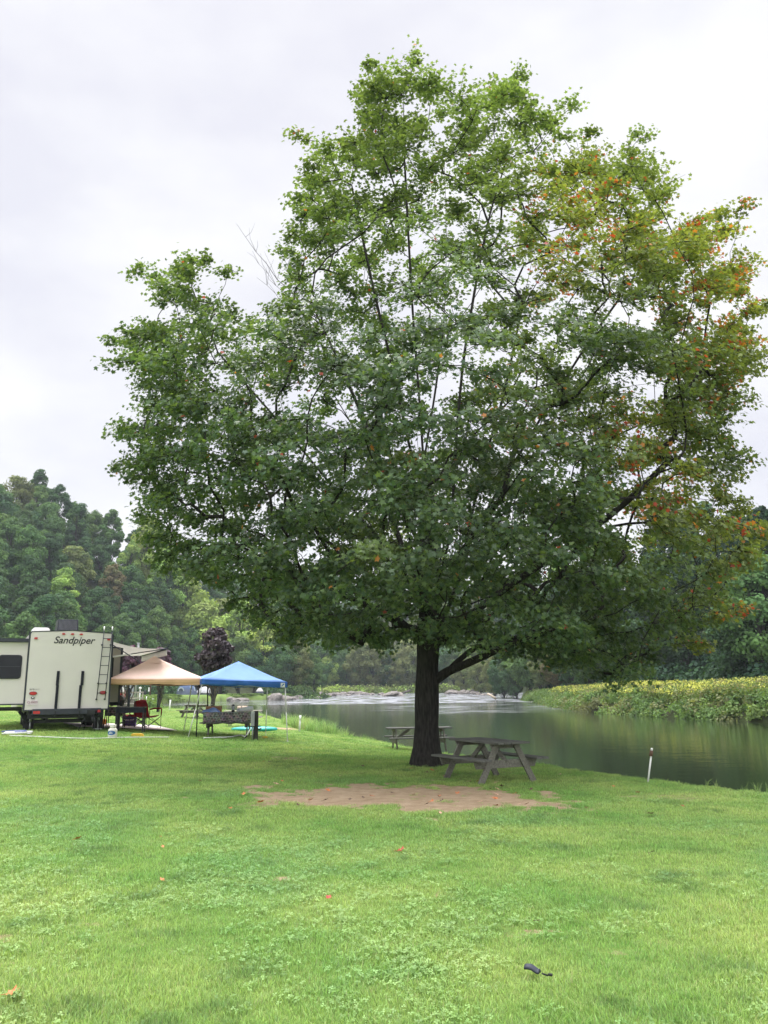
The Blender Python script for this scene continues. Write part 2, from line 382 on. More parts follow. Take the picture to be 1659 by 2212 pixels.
def ground_mat():
    m, N, L = new_mat('lawn_soil')
    o = N.new('ShaderNodeOutputMaterial'); b = N.new('ShaderNodeBsdfPrincipled'); g = N.new('ShaderNodeNewGeometry'); vec = g.outputs['Position']
    c = grass_colour(N, L, vec)
    c = mixc(N, L, noise(N, L, vec, 14, 6, .7, .3, .75), c, (.19, .26, .055))
    c = mixc(N, L, noise(N, L, vec, 60, 3, .7, .5, .8), c, (.06, .10, .022))
    soil = mixc(N, L, noise(N, L, vec, 5, 6, .65, .3, .7), (.295, .21, .125), (.46, .35, .235))
    soil = mixc(N, L, noise(N, L, vec, 45, 3, .7, .55, .8), soil, (.17, .11, .07))
    ab = N.new('ShaderNodeAttribute'); ab.attribute_name = 'bare'
    ad = N.new('ShaderNodeMath'); ad.operation = 'ADD'; L.new(ab.outputs['Fac'], ad.inputs[0])
    nn = N.new('ShaderNodeMath'); nn.operation = 'MULTIPLY_ADD'; nn.inputs[1].default_value = .7; nn.inputs[2].default_value = -.35
    L.new(noise(N, L, vec, 9, 5, .7, .25, .75), nn.inputs[0]); L.new(nn.outputs[0], ad.inputs[1])
    rm = N.new('ShaderNodeMapRange'); rm.inputs['From Min'].default_value = .32; rm.inputs['From Max'].default_value = .62; L.new(ad.outputs[0], rm.inputs['Value'])
    c = mixc(N, L, rm.outputs[0], c, soil)
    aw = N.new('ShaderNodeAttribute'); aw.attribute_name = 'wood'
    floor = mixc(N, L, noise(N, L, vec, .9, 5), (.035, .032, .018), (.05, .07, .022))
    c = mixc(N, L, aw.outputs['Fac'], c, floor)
    L.new(c, b.inputs['Base Color']); b.inputs['Roughness'].default_value = .9; b.inputs['Specular IOR Level'].default_value = .12
    bp = N.new('ShaderNodeBump'); bp.inputs['Strength'].default_value = .8; bp.inputs['Distance'].default_value = .03
    L.new(noise(N, L, vec, 26, 5, .7, .2, .8), bp.inputs['Height']); L.new(bp.outputs[0], b.inputs['Normal'])
    L.new(b.outputs[0], o.inputs[0]); return m
ground = sheet(); ground.data.materials.append(ground_mat()); props(ground, kind='structure')

# ---------------------------------------------------------------- river
def river():
    ys = np.r_[np.arange(-60, 60, 3.0), np.arange(60, 310, 2.0)]; us = np.linspace(0, 1, 60)
    Yg, U = np.meshgrid(ys, us, indexing='ij')
    a = xl(Yg) - 2.0; b = xr(Yg) + 2.5
    X = a + (b - a) * U
    Z = water_z(Yg)
    n = len(us); i = np.arange(n - 1)[None, :] + n * np.arange(len(ys) - 1)[:, None]
    f = np.stack([i, i + 1, i + n + 1, i + n], -1).reshape(-1, 4)
    V = np.stack([X, Yg, Z], -1).reshape(-1, 3)
    y = V[:, 1]; x = V[:, 0]
    foam = sm(-27, -20, x) * sm(156, 161, y + 2.0 * (n1.fbm(x * .08, y * .03) - .5)) * (.55 + .45 * sm(300, 170, y))
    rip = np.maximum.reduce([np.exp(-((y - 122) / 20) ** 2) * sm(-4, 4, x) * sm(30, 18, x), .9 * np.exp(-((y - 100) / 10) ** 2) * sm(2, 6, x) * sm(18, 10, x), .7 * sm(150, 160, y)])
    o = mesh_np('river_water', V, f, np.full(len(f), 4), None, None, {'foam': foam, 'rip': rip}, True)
    m, N, L = new_mat('river_surface')
    out_ = N.new('ShaderNodeOutputMaterial'); p = N.new('ShaderNodeBsdfPrincipled'); g = N.new('ShaderNodeNewGeometry')
    p.inputs['Base Color'].default_value = (.022, .034, .015, 1); p.inputs['Roughness'].default_value = .07; p.inputs['IOR'].default_value = 1.33
    mp_ = N.new('ShaderNodeMapping'); mp_.inputs['Scale'].default_value = (1.0, 2.2, 1); L.new(g.outputs['Position'], mp_.inputs[0])
    na = N.new('ShaderNodeTexNoise'); na.inputs['Scale'].default_value = 1.6; na.inputs['Detail'].default_value = 5; L.new(mp_.outputs[0], na.inputs['Vector'])
    nb = N.new('ShaderNodeTexNoise'); nb.inputs['Scale'].default_value = .35; nb.inputs['Detail'].default_value = 3; L.new(mp_.outputs[0], nb.inputs['Vector'])
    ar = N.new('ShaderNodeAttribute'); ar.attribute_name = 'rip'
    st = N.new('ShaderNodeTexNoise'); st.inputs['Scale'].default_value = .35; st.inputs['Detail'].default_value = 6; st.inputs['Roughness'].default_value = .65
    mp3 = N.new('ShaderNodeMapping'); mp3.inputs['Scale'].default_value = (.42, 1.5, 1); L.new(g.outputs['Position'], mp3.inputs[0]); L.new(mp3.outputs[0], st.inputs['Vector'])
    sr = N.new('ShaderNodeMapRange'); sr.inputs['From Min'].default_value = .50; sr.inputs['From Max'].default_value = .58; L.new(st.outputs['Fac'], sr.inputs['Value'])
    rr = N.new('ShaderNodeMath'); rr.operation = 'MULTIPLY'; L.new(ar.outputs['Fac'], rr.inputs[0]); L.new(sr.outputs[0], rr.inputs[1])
    s1 = N.new('ShaderNodeMath'); s1.operation = 'MULTIPLY_ADD'; s1.inputs[1].default_value = 1.0; s1.inputs[2].default_value = .016; L.new(rr.outputs[0], s1.inputs[0])
    sumn = N.new('ShaderNodeMath'); sumn.operation = 'ADD'; L.new(na.outputs['Fac'], sumn.inputs[0]); L.new(nb.outputs['Fac'], sumn.inputs[1])
    bp = N.new('ShaderNodeBump'); bp.inputs['Distance'].default_value = .5; L.new(s1.outputs[0], bp.inputs['Strength']); L.new(sumn.outputs[0], bp.inputs['Height'])
    L.new(bp.outputs[0], p.inputs['Normal'])
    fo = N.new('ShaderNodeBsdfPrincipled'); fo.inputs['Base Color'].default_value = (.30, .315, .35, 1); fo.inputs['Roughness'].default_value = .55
    fn = N.new('ShaderNodeTexNoise'); fn.inputs['Scale'].default_value = .22; fn.inputs['Detail'].default_value = 8; fn.inputs['Roughness'].default_value = .7
    mp4 = N.new('ShaderNodeMapping'); mp4.inputs['Scale'].default_value = (1.0, .45, 1); L.new(g.outputs['Position'], mp4.inputs[0]); L.new(mp4.outputs[0], fn.inputs['Vector'])
    fr = N.new('ShaderNodeMapRange'); fr.inputs['From Min'].default_value = .42; fr.inputs['From Max'].default_value = .62; L.new(fn.outputs['Fac'], fr.inputs['Value'])
    af = N.new('ShaderNodeAttribute'); af.attribute_name = 'foam'
    fm = N.new('ShaderNodeMath'); fm.operation = 'MULTIPLY'; L.new(af.outputs['Fac'], fm.inputs[0]); L.new(fr.outputs[0], fm.inputs[1])
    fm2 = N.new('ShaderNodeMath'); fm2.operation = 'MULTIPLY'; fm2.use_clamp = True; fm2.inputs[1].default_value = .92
    fa = N.new('ShaderNodeMath'); fa.operation = 'MULTIPLY_ADD'; fa.inputs[1].default_value = .62; L.new(rr.outputs[0], fa.inputs[0]); L.new(fm.outputs[0], fa.inputs[2]); L.new(fa.outputs[0], fm2.inputs[0])  # ripple streaks whitened too: part foam, part sky glint put into the colour
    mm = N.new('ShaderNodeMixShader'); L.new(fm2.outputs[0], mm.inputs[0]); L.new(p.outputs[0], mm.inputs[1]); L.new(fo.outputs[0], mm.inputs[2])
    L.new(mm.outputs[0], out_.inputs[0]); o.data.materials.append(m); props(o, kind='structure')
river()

# ---------------------------------------------------------------- leaves
def unit(v): return v / np.maximum(np.linalg.norm(v, axis=-1, keepdims=True), 1e-9)
MAPLE = (np.array([(0, 0, 0), (.34, -.03, -.05), (.25, .2, -.02), (.56, .5, -.10), (.2, .52, -.02), (0, 1, -.08), (-.2, .52, -.02), (-.56, .5, -.10), (-.25, .2, -.02), (-.34, -.03, -.05)]) - np.array([0, .4, 0]),
         [(0, 1, 2, 3, 4, 5), (0, 5, 6, 7, 8, 9)])
CLUMP = (np.array([(0, -.5, 0), (.42, -.22, -.08), (.36, .28, -.05), (.02, .5, -.12), (-.3, .34, -.03), (-.45, -.12, -.09)]), [(0, 1, 2, 3), (0, 3, 4, 5)])
BLADE = (np.array([(-.5, 0, 0), (.5, 0, 0), (.3, .6, 0), (0, 1, 0), (-.3, .6, 0)]), [(0, 1, 2, 3, 4)])
def leaves(name, C, Nn, size, cols, mat, parent=None, tmpl=CLUMP, spin=None, aspect=None):
    T, F = tmpl; n = len(C)
    Nn = unit(Nn); ref = np.where(np.abs(Nn[:, 2:3]) > .9, np.array([[1.0, 0, 0]]), np.array([[0, 0, 1.0]]))
    a = unit(np.cross(ref, Nn)); b = np.cross(Nn, a)
    th = rng.uniform(0, 2 * np.pi, n) if spin is None else spin
    t = a * np.cos(th)[:, None] + b * np.sin(th)[:, None]; bb = np.cross(Nn, t)
    s = size[:, None, None]
    k = T.shape[0]
    V = C[:, None, :] + s * (T[None, :, 0:1] * bb[:, None] + T[None, :, 1:2] * t[:, None] + T[None, :, 2:3] * Nn[:, None])
    idx = []; fl = []
    base = (np.arange(n) * k)[:, None]
    ff = np.concatenate([np.array(f) for f in F]); lens = np.array([len(f) for f in F])
    idx = (base + ff[None]).ravel(); fl = np.tile(lens, n)
    return mesh_np(name, V.reshape(-1, 3), idx, fl, mat, parent, {'col': np.repeat(cols, k, 0)})
def tubes(name, lines, mat, parent=None):
    """all limbs of one tree in one mesh: lines = [(pts, radii, sides)]"""
    Vs, Fs, fl, b = [], [], [], 0
    for pts, rr, n in lines:
        pts = np.asarray(pts, float); m = len(pts)
        d = unit(np.gradient(pts, axis=0)); ref = np.array([.31, .95, .05]); x = unit(np.cross(d, ref)); y = np.cross(d, x)
        ang = 2 * np.pi * np.arange(n) / n
        ring = pts[:, None] + np.asarray(rr)[:, None, None] * (x[:, None] * np.cos(ang)[None, :, None] + y[:, None] * np.sin(ang)[None, :, None])
        Vs.append(ring.reshape(-1, 3))
        i = np.arange(m - 1)[:, None] * n; k = np.arange(n)[None]; k2 = (k + 1) % n
        Fs.append((b + np.stack([i + k, i + k2, i + n + k2, i + n + k], -1)).reshape(-1)); fl += [4] * ((m - 1) * n); b += m * n
    return mesh_np(name, np.concatenate(Vs), np.concatenate(Fs), fl, mat, parent, None, True)
bark = pmat('maple_bark', (.014, .013, .012), .9, var=.5, scale=9, bump=1.0, stretch=(3, 3, .5), spec=.12, c2=(.048, .044, .040))
bark_grey = pmat('grey_bark', (.06, .055, .045), .9, var=.4, scale=4, spec=.1)
M_LEAF = leaf_mat('maple_leaf', .42, .4, .42, (1.5, 1.45, .5))
M_BG = leaf_mat('forest_leaf', .28, .08, .65, (1.3, 1.25, .6), rand=.16)

# ---------------------------------------------------------------- the big maple
D = 19.0
OUT = np.array([(905, 1395), (800, 1412), (720, 1418), (640, 1410), (575, 1368), (520, 1325), (440, 1292), (360, 1265), (312, 1205), (285, 1110), (300, 1060), (240, 1010), (262, 940), (262, 880), (240, 790), (222, 715), (275, 700), (330, 720), (320, 650), (272, 590), (330, 570), (420, 535), (480, 590), (545, 640), (600, 660), (612, 600),
    (614, 540), (602, 500), (614, 430), (640, 345), (668, 295), (725, 268), (742, 195), (790, 155), (797, 122), (860, 102), (900, 105), (960, 150), (1000, 190), (1060, 150), (1132, 142), (1135, 190), (1180, 235), (1250, 205), (1252, 250), (1222, 315), (1215, 360), (1262, 335), (1300, 290), (1395, 282), (1410, 350), (1455, 375), (1478, 420),
    (1462, 485), (1440, 525), (1490, 495), (1535, 440), (1600, 432), (1622, 520), (1640, 600), (1640, 640), (1672, 670), (1650, 760), (1655, 810), (1620, 880), (1590, 930), (1630, 985), (1600, 1060), (1610, 1100), (1690, 1130), (1650, 1200), (1600, 1260), (1608, 1310), (1540, 1330), (1525, 1395), (1440, 1420), (1410, 1490), (1340, 1500), (1250, 1455), (1130, 1425), (1040, 1420), (965, 1392)], float)
def inside(px, py, poly=OUT):
    px = np.asarray(px, float); py = np.asarray(py, float); r = np.zeros(px.shape, bool); j = len(poly) - 1
    for i in range(len(poly)):
        xi, yi = poly[i]; xj, yj = poly[j]
        c = ((yi > py) != (yj > py)) & (px < (xj - xi) * (py - yi) / (yj - yi + 1e-12) + xi); r ^= c; j = i
    return r
def row_span():
    ys = np.arange(100, 1480, 10.0); lo = []; hi = []
    xs = np.arange(200, 1700, 5.0)
    for y in ys:
        m = inside(xs, np.full(xs.shape, y)); 
        lo.append(xs[m].min() if m.any() else 900); hi.append(xs[m].max() if m.any() else 920)
    k = np.ones(9) / 9
    return ys, np.convolve(np.pad(lo, 4, 'edge'), k, 'valid'), np.convolve(np.pad(hi, 4, 'edge'), k, 'valid')
def maple():
    root = empty('maple_tree', P(922, 1654, D) - np.array([0, 0, .02]), 0, 'large spreading maple beginning to turn orange, dark trunk beside the picnic table', 'tree')
    org = np.array(root.location)
    ys, lo, hi = row_span()
    # --- bough centres
    C = []
    tries = 0
    INS = 56
    off = [(INS * math.cos(a), INS * math.sin(a)) for a in np.linspace(0, 2 * np.pi, 9)[:-1]]
    while len(C) < 980 and tries < 90000:
        tries += 1
        px = rng.uniform(225, 1680); py = rng.uniform(105, 1500)
        if not inside(px, py): continue
        if sum(bool(inside(px + a, py + b)) for a, b in off) < 7: continue
        l = np.interp(py, ys, lo); h = np.interp(py, ys, hi); c = (l + h) / 2; w_ = (h - l) / 2
        u = (px - c) / w_; T = .88 * w_ / FPX * D * math.sqrt(max(1 - u * u, .04))
        v = rng.uniform(-1, 1); rho = math.sqrt(u * u + v * v * max(1 - u * u, .04))
        if rng.random() > .26 + .34 * sm(850, 1150, py) + .74 * sm(.3, .95, rho): continue
        Y = D + v * T
        if px > 1300 and py > 1000 and rng.random() < .62: continue
        if py < 720 and rng.random() < .22: continue
        # keep the sight-line outline: the row is kept, sideways position follows true depth
        p = P(px, py, Y)
        if v < 0 and rng.random() < .1: continue
        q = p - org
        if q[2] < 1.95: continue
        if abs(q[0]) < .75 and q[2] < 3.0 and q[1] < .3: continue
        if len(C):
            d = np.array(C) - p; d[:, 2] *= 1.45
            if (d * d).sum(1).min() < (.80 if py < 720 else .70) ** 2: continue
        C.append(p)
    tips = [(900, 125), (1118, 165), (1090, 200), (1238, 228), (1380, 300), (300, 590), (420, 560), (250, 730), (262, 1005), (1588, 1312), (1545, 1322), (1500, 1388), (1655, 655), (1640, 1140), (1600, 455), (790, 140), (1560, 470), (650, 300), (1270, 285)]
    ncore = len(C)
    for (px, py) in tips: C.append(P(px, py, D + rng.uniform(-1, 1)))
    for k in range(len(OUT)):                # small feathery sprays along the outside
        a, b = OUT[k], OUT[(k + 1) % len(OUT)]; L0 = np.hypot(*(b - a))
        for t in np.arange(.5, L0 / 62) * 62 / max(L0, 62):
            q = a + (b - a) * t; q = q + (np.array([930, 900]) - q) * rng.uniform(.035, .11)
            if rng.random() < .8: C.append(P(q[0], q[1], D + rng.uniform(-2.2, 2.2)))
    C = np.array(C)
    # --- skeleton
    nodes = []; par = []; kids_w = []
    def addline(pts, start=None):
        prev = start; ids = []
        for p in pts:
            nodes.append(np.array(p, float)); par.append(-1 if prev is None else prev); prev = len(nodes) - 1; ids.append(prev)
        return ids
    def dens(pl):
        pl = np.array(pl, float); o = [pl[0]]
        for a, b in zip(pl[:-1], pl[1:]):
            k = max(1, int(np.linalg.norm(b - a) / .35))
            for t in range(1, k + 1): o.append(a + (b - a) * t / k)
        o = np.array(o)
        if len(o) > 6:
            for _ in range(3): o[1:-1] = (o[:-2] + 2 * o[1:-1] + o[2:]) / 4
        return o
    tr = [(922, 1660), (921, 1610), (922, 1520), (923, 1440), (926, 1360), (929, 1270), (925, 1150), (915, 1000), (905, 850), (893, 700), (885, 560), (878, 430), (872, 300), (872, 210)]
    ids_t = addline(dens([P(x, y, D) for x, y in tr]))
    def near(p): 
        A = np.array(nodes); return int(np.argmin(((A - p) ** 2).sum(1)))
    LIMBS = [[(935, 1462, 0), (962, 1455, -.1), (1000, 1440, -.3), (1050, 1412, -.5), (1120, 1385, -1), (1230, 1350, -1.6), (1330, 1325, -2)],
        [(932, 1400, 0), (955, 1340, .2), (985, 1280, .4), (1005, 1200, .6), (1020, 1100, .8), (1050, 980, 1), (1090, 850, 1.2), (1120, 700, 1.4), (1150, 560, 1.5)],
        [(938, 1410, 0), (985, 1350, -.4), (1040, 1310, -.7), (1120, 1250, -1), (1230, 1180, -1.3), (1350, 1090, -1.4), (1450, 990, -1.5)],
        [(930, 1300, 0), (958, 1230, -.3), (975, 1150, -.4), (985, 950, -.5), (1000, 780, -.5), (1030, 600, -.5), (1060, 450, -.4), (1100, 330, 0)],
        [(922, 1340, 0), (900, 1270, -.3), (850, 1200, -.6), (790, 1130, -.8), (700, 1030, -1), (620, 930, -1), (540, 840, -1), (470, 760, -.8)],
        [(922, 1200, 0), (890, 1150, .2), (850, 1060, .5), (800, 940, .8), (740, 800, 1), (690, 690, 1), (640, 600, 1)],
        [(920, 1390, 0), (880, 1350, -.4), (800, 1310, -.8), (700, 1270, -1.2), (600, 1220, -1.6), (480, 1160, -1.8)],
        [(918, 1080, 0), (880, 950, -.3), (850, 800, -.4), (810, 640, -.4), (780, 500, -.4), (760, 400, -.3)],
        [(926, 1330, 0), (905, 1240, -1.2), (880, 1150, -2.4), (860, 1050, -3.6), (840, 960, -4.4)],
        [(928, 1320, 0), (960, 1260, -1), (1010, 1170, -2.3), (1080, 1080, -3.6), (1140, 1000, -4.4)],
        [(928, 1300, 0), (945, 1240, 1.2), (970, 1120, 2.6), (1000, 980, 4), (1030, 850, 4.6)],
        [(926, 1300, 0), (890, 1240, 1.2), (840, 1100, 2.8), (780, 950, 4.2), (720, 850, 4.8)],
        [(1010, 1180, .6), (1080, 1050, .7), (1170, 900, .7), (1270, 740, .5), (1370, 600, .3)],
        [(915, 1000, 0), (940, 850, .2), (960, 700, .3), (965, 520, .3), (960, 350, .2)]]
    for lb in LIMBS:
        pl = dens([P(x, y, D + t) for x, y, t in lb]); s = near(pl[0]); addline(pl[1:], s)
    order = np.argsort(np.linalg.norm(C - P(925, 1250, D), axis=1))
    ends = []
    for i in order:
        t = C[i]; A = np.array(nodes); v = t - A
        d = np.linalg.norm(v, axis=1)
        hd = np.linalg.norm(v[:, :2], axis=1)
        cost = d + 1.6 * np.maximum(0, .35 * hd - v[:, 2]) + 5 * (A[:, 2] < org[2] + 2.0)
        s = int(np.argmin(cost)); a = A[s]; pd = a - A[par[s]] if par[s] >= 0 else np.array([0, 0, 1.0])
        L_ = d[s]
        if L_ < .2: ends.append((s, i)); continue
        pd = unit(unit(pd) + np.array([0, 0, .3])) * L_ * .4
        k = max(2, int(L_ / .35)); tt = np.linspace(0, 1, k + 1)[1:, None]
        c1 = a + pd; c2 = t - unit(t - a + np.array([0, 0, -.25 * L_])) * L_ * .3
        pl = (1 - tt) ** 3 * a + 3 * (1 - tt) ** 2 * tt * c1 + 3 * (1 - tt) * tt ** 2 * c2 + tt ** 3 * t
        pl[:-1] += rng.normal(0, .025, (k - 1, 3))
        ids = addline(pl, s); ends.append((ids[-1], i))
    n = len(nodes); Wt = np.zeros(n)
    for e, _ in ends: Wt[e] += 1
    for i in range(n - 1, -1, -1):
        if par[i] >= 0: Wt[par[i]] += max(Wt[i], .25)
    A = np.array(nodes); rad = np.clip(.30 * (Wt / Wt[ids_t[3]]) ** .56, .0065, .105)
    for k, i in enumerate(ids_t):
        h = A[i][2] - org[2]
        if h < 6.5: rad[i] = .300 - .014 * h + .14 * math.exp(-max(h, 0) / .20) + .012 * math.sin(h * 5)
    ch = [[] for _ in range(n)]
    for i in range(n):
        if par[i] >= 0: ch[par[i]].append(i)
    lines = []
    done = set()
    def chain(start, frm):
        ids = [start]; cur = start
        while ch[cur]:
            nx = max(ch[cur], key=lambda q: Wt[q])
            for o_ in ch[cur]:
                if o_ != nx: stack.append((o_, cur))
            ids.append(nx); cur = nx
        return ids
    stack = [(ids_t[0], None)]
    while stack:
        s, f = stack.pop(); ids = chain(s, f)
        pts = [A[q] for q in ids]; rr = [rad[q] for q in ids]
        if f is not None: pts = [A[f]] + pts; rr = [min(rad[f], rr[0] * 1.25)] + rr
        if len(pts) < 2: continue
        lines.append((np.array(pts) - org, rr, 14 if rr[0] > .15 else (8 if rr[0] > .05 else 5)))
    # --- twigs and leaves
    SPOT = [(1230, 430, 105, .85), (1310, 560, 95, .6), (1540, 520, 130, .9), (1580, 660, 110, .75), (1180, 560, 80, .45), (1620, 880, 90, .45), (1400, 890, 100, .5), (1340, 920, 60, .9), (1480, 1100, 130, .6), (1620, 1150, 90, .9), (1565, 1312, 48, 1.3), (1505, 1388, 40, 1.2),
            (1130, 900, 90, .5), (1110, 740, 60, .4), (820, 1155, 50, .5), (680, 290, 40, .5), (1420, 1020, 60, .8), (1440, 480, 70, .5), (1280, 480, 60, .9), (860, 985, 36, .6), (1200, 620, 60, .6), (1350, 1080, 80, .4), (1550, 760, 90, .5)]
    LC, LN, LS, LK = [], [], [], []
    cen = P(925, 900, D)
    for e, i in ends:
        p = C[i]; px, py = proj(p)
        yf = sum(s * math.exp(-(((px - a) ** 2 + (py - b) ** 2) / (r * r))) for a, b, r, s in SPOT)
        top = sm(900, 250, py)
        outw = unit(p - cen); rb = rng.uniform(.55, .85) if i < ncore else .38
        nt_ = int(rng.integers(7, 11)) if rb > .5 else 5
        tone = rng.uniform(.72, 1.3)
        for k in range(nt_):
            az = rng.uniform(0, 2 * np.pi)
            d = unit(np.array([math.cos(az), math.sin(az), rng.uniform(-.35, .55)]) + .75 * outw * np.array([1, 1, .8]))
            L_ = rb * rng.uniform(.6, 1.15); m_ = 4
            pl = np.array([p + d * L_ * t + np.array([0, 0, -.12 * L_ * t * t]) for t in np.linspace(0, 1, m_)])
            lines.append((pl - org, np.linspace(.008, .003, m_), 3))
            nl = int(rng.integers(20, 31))
            t = rng.uniform(.15, 1.05, nl) ** .8
            c = p + d * (L_ * t)[:, None] + rng.normal(0, .105, (nl, 3)) * np.array([1, 1, .75]); c[:, 2] -= .12 * L_ * t * t + .03
            nn = np.array([0, 0, .75]) + .5 * outw + rng.normal(0, .46, (nl, 3)); LC.append(c); LN.append(nn)
            LS.append(rng.uniform(.078, .122, nl))
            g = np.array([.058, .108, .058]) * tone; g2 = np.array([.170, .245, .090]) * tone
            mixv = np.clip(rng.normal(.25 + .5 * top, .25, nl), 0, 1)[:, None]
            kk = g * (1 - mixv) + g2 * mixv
            ym = np.clip(.72 * yf * rng.uniform(.2, 1.2, nl), 0, 1)[:, None]
            kk = kk * (1 - ym) + np.array([.31, .355, .09]) * ym * rng.uniform(.7, 1.2, (nl, 1))
            orr = rng.random(nl) < .0025 + .035 * min(yf, 1.2) ** 1.5
            clump = yf > .25 and rng.random() < .075 * yf
            orr |= (rng.random(nl) < .65) if clump else False
            kk[orr] = np.where(rng.random((orr.sum(), 1)) < .6, np.array([[.50, .20, .06]]), np.array([[.42, .075, .05]]))
            LK.append(kk)
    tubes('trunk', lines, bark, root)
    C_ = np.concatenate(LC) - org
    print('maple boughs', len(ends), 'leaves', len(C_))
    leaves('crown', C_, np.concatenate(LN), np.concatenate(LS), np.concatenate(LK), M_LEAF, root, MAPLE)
    # a leafless grey twig fan on the left shoulder
    bare_l = []
    b0 = P(690, 690, D + 1)
    for tgt, w_ in (((510, 480), .014), ((560, 600), .009), ((600, 520), .010), ((545, 545), .007)):
        e = P(tgt[0], tgt[1], D + .8); t = np.linspace(0, 1, 9)[:, None]
        pl = b0 * (1 - t) + e * t + np.sin(t * 3.1) * np.array([0, 0, -.25]) + rng.normal(0, .03, (9, 3))
        bare_l.append((pl - org, np.linspace(w_, .003, 9), 4))
        for k in range(5):
            j = rng.integers(3, 8); q = pl[j] + np.array([rng.uniform(-.4, .3), rng.uniform(-.3, .3), rng.uniform(.3, .8)])
            bare_l.append((np.array([pl[j], (pl[j] + q) / 2 + rng.normal(0, .03, 3), q]) - org, [.006, .004, .002], 3))
    tubes('bare_branch', bare_l, bark_grey, root)
maple()

# ---------------------------------------------------------------- broadleaf trees of the woods
def broadleaf(name, seed, H, Wd, base, nl, ls, cols, lobes=62, mat=None, trunk_mat=None, col_var=.22, airy=0.0, spread=1.0):
    """a tree with trunk, limbs and a lobed crown of leaf clumps; its base at the origin"""
    global rng
    keep = rng; rng = np.random.default_rng(seed)
    root = empty(name, (0, 0, 0))
    cz = base + (H - base) * .52; hz = (H - base) * .5
    L_ = []
    for k in range(lobes):
        u = rng.uniform(-.95, 1); a = rng.uniform(0, 2 * np.pi); s = math.sqrt(max(0, 1 - u * u)) * (1 - .30 * max(u, 0)) * rng.uniform(.55, 1.08) * (1 + .20 * math.sin(a * 2 + seed) * math.sin(3 * u + seed))
        L_.append((np.array([math.cos(a) * s * Wd / 2 * .78, math.sin(a) * s * Wd / 2 * .78, cz + u * hz * (.80 + .16 * rng.random()) + .03 * H * math.sin(a * 3 + seed)]), rng.uniform(.085, .17) * Wd * spread))
    lines = []
    tb = np.array([0, 0, -1.0]); th = np.array([rng.uniform(-.3, .3), rng.uniform(-.3, .3), base + (H - base) * .62])
    t = np.linspace(0, 1, 8)[:, None]; pl = tb * (1 - t) + th * t + rng.normal(0, .06, (8, 3))
    r0 = .017 * H; lines.append((pl, np.linspace(r0 * 1.3, r0 * .35, 8), 8))
    for c, r in L_[::2]:
        s = pl[int(np.clip((c[2] - base * .4) / H * 6, 1, 6))] ; t = np.linspace(0, 1, 6)[:, None]
        q = s * (1 - t) + c * t + np.sin(t * 3.1) * np.array([0, 0, -.06 * np.linalg.norm(c - s)]) + rng.normal(0, .05, (6, 3))
        lines.append((q, np.linspace(r0 * .38, .02, 6), 5))
    tubes('trunk', lines, trunk_mat or bark_grey, root)
    Cs, Ns, Ks = [], [], []
    tot = sum(r * r for _, r in L_)
    for c, r in L_:
        k = int(nl * r * r / tot)
        d = unit(rng.normal(0, 1, (k, 3)) + np.array([0, 0, .35]) + .5 * unit(c - np.array([0, 0, cz])))
        rr = r * rng.uniform(.35, 1.35, (k, 1)) ** (.75)
        Cs.append(c + d * rr * np.array([1, 1, .82]))
        Ns.append(d + rng.normal(0, .42, (k, 3)) + np.array([0, 0, .25]))
        ck = np.array(cols[rng.integers(len(cols))]) * rng.uniform(1 - col_var, 1 + col_var)
        Ks.append(ck * rng.uniform(.8, 1.2, (k, 1)))
    C = np.concatenate(Cs)
    leaves('crown', C, np.concatenate(Ns), ls * rng.uniform(.65, 1.25, len(C)), np.concatenate(Ks), mat or M_BG, root, CLUMP)
    rng = keep
    return root
DEEP = [(.062, .125, .050), (.080, .150, .056), (.068, .130, .062)]
MID = [(.110, .195, .062), (.125, .215, .066), (.095, .175, .062)]
OLIVE = [(.165, .200, .075), (.135, .185, .070), (.18, .215, .08)]
LIME = [(.29, .40, .10), (.25, .37, .10), (.32, .41, .12)]
DARK = [(.028, .062, .030), (.040, .080, .036), (.032, .066, .038)]
RUST = [(.175, .155, .085), (.16, .165, .075), (.18, .15, .08)]
KINDS_ = {'dark': (DARK, 'very dark green'), 'deep': (DEEP, 'dark green'), 'mid': (MID, 'mid green'), 'olive': (OLIVE, 'olive green'), 'lime': (LIME, 'light yellow-green'), 'rust': (RUST, 'brownish')}
PROTO = {}
def proto(kind, v):
    k = (kind, v)
    if k not in PROTO:
        H, Wd, base = ((16, 9.5, 2.6), (19, 7.4, 3.4), (14.5, 11.0, 2.2))[v]
        PROTO[k] = [broadleaf('broadleaf_tree', hash_(kind) + v * 7, H, Wd, base, 9000, .44, KINDS_[kind][0]), H, Wd, False]
    return PROTO[k]
def hash_(s): return sum(ord(c) * (i + 3) for i, c in enumerate(s)) % 997
def plant(kind, v, x, y, s, label, group, sz=1.0, dz=-.2):
    p = proto(kind, v)
    if not p[3]: o = p[0]; p[3] = True
    else: o = copy_tree(p[0])
    o.location = (x, y, gz(x, y) + dz); o.rotation_euler = (0, 0, random.uniform(0, 6.28)); o.scale = (s, s, s * sz)
    o['label'] = label; o['category'] = 'tree'; o['group'] = group
    return o
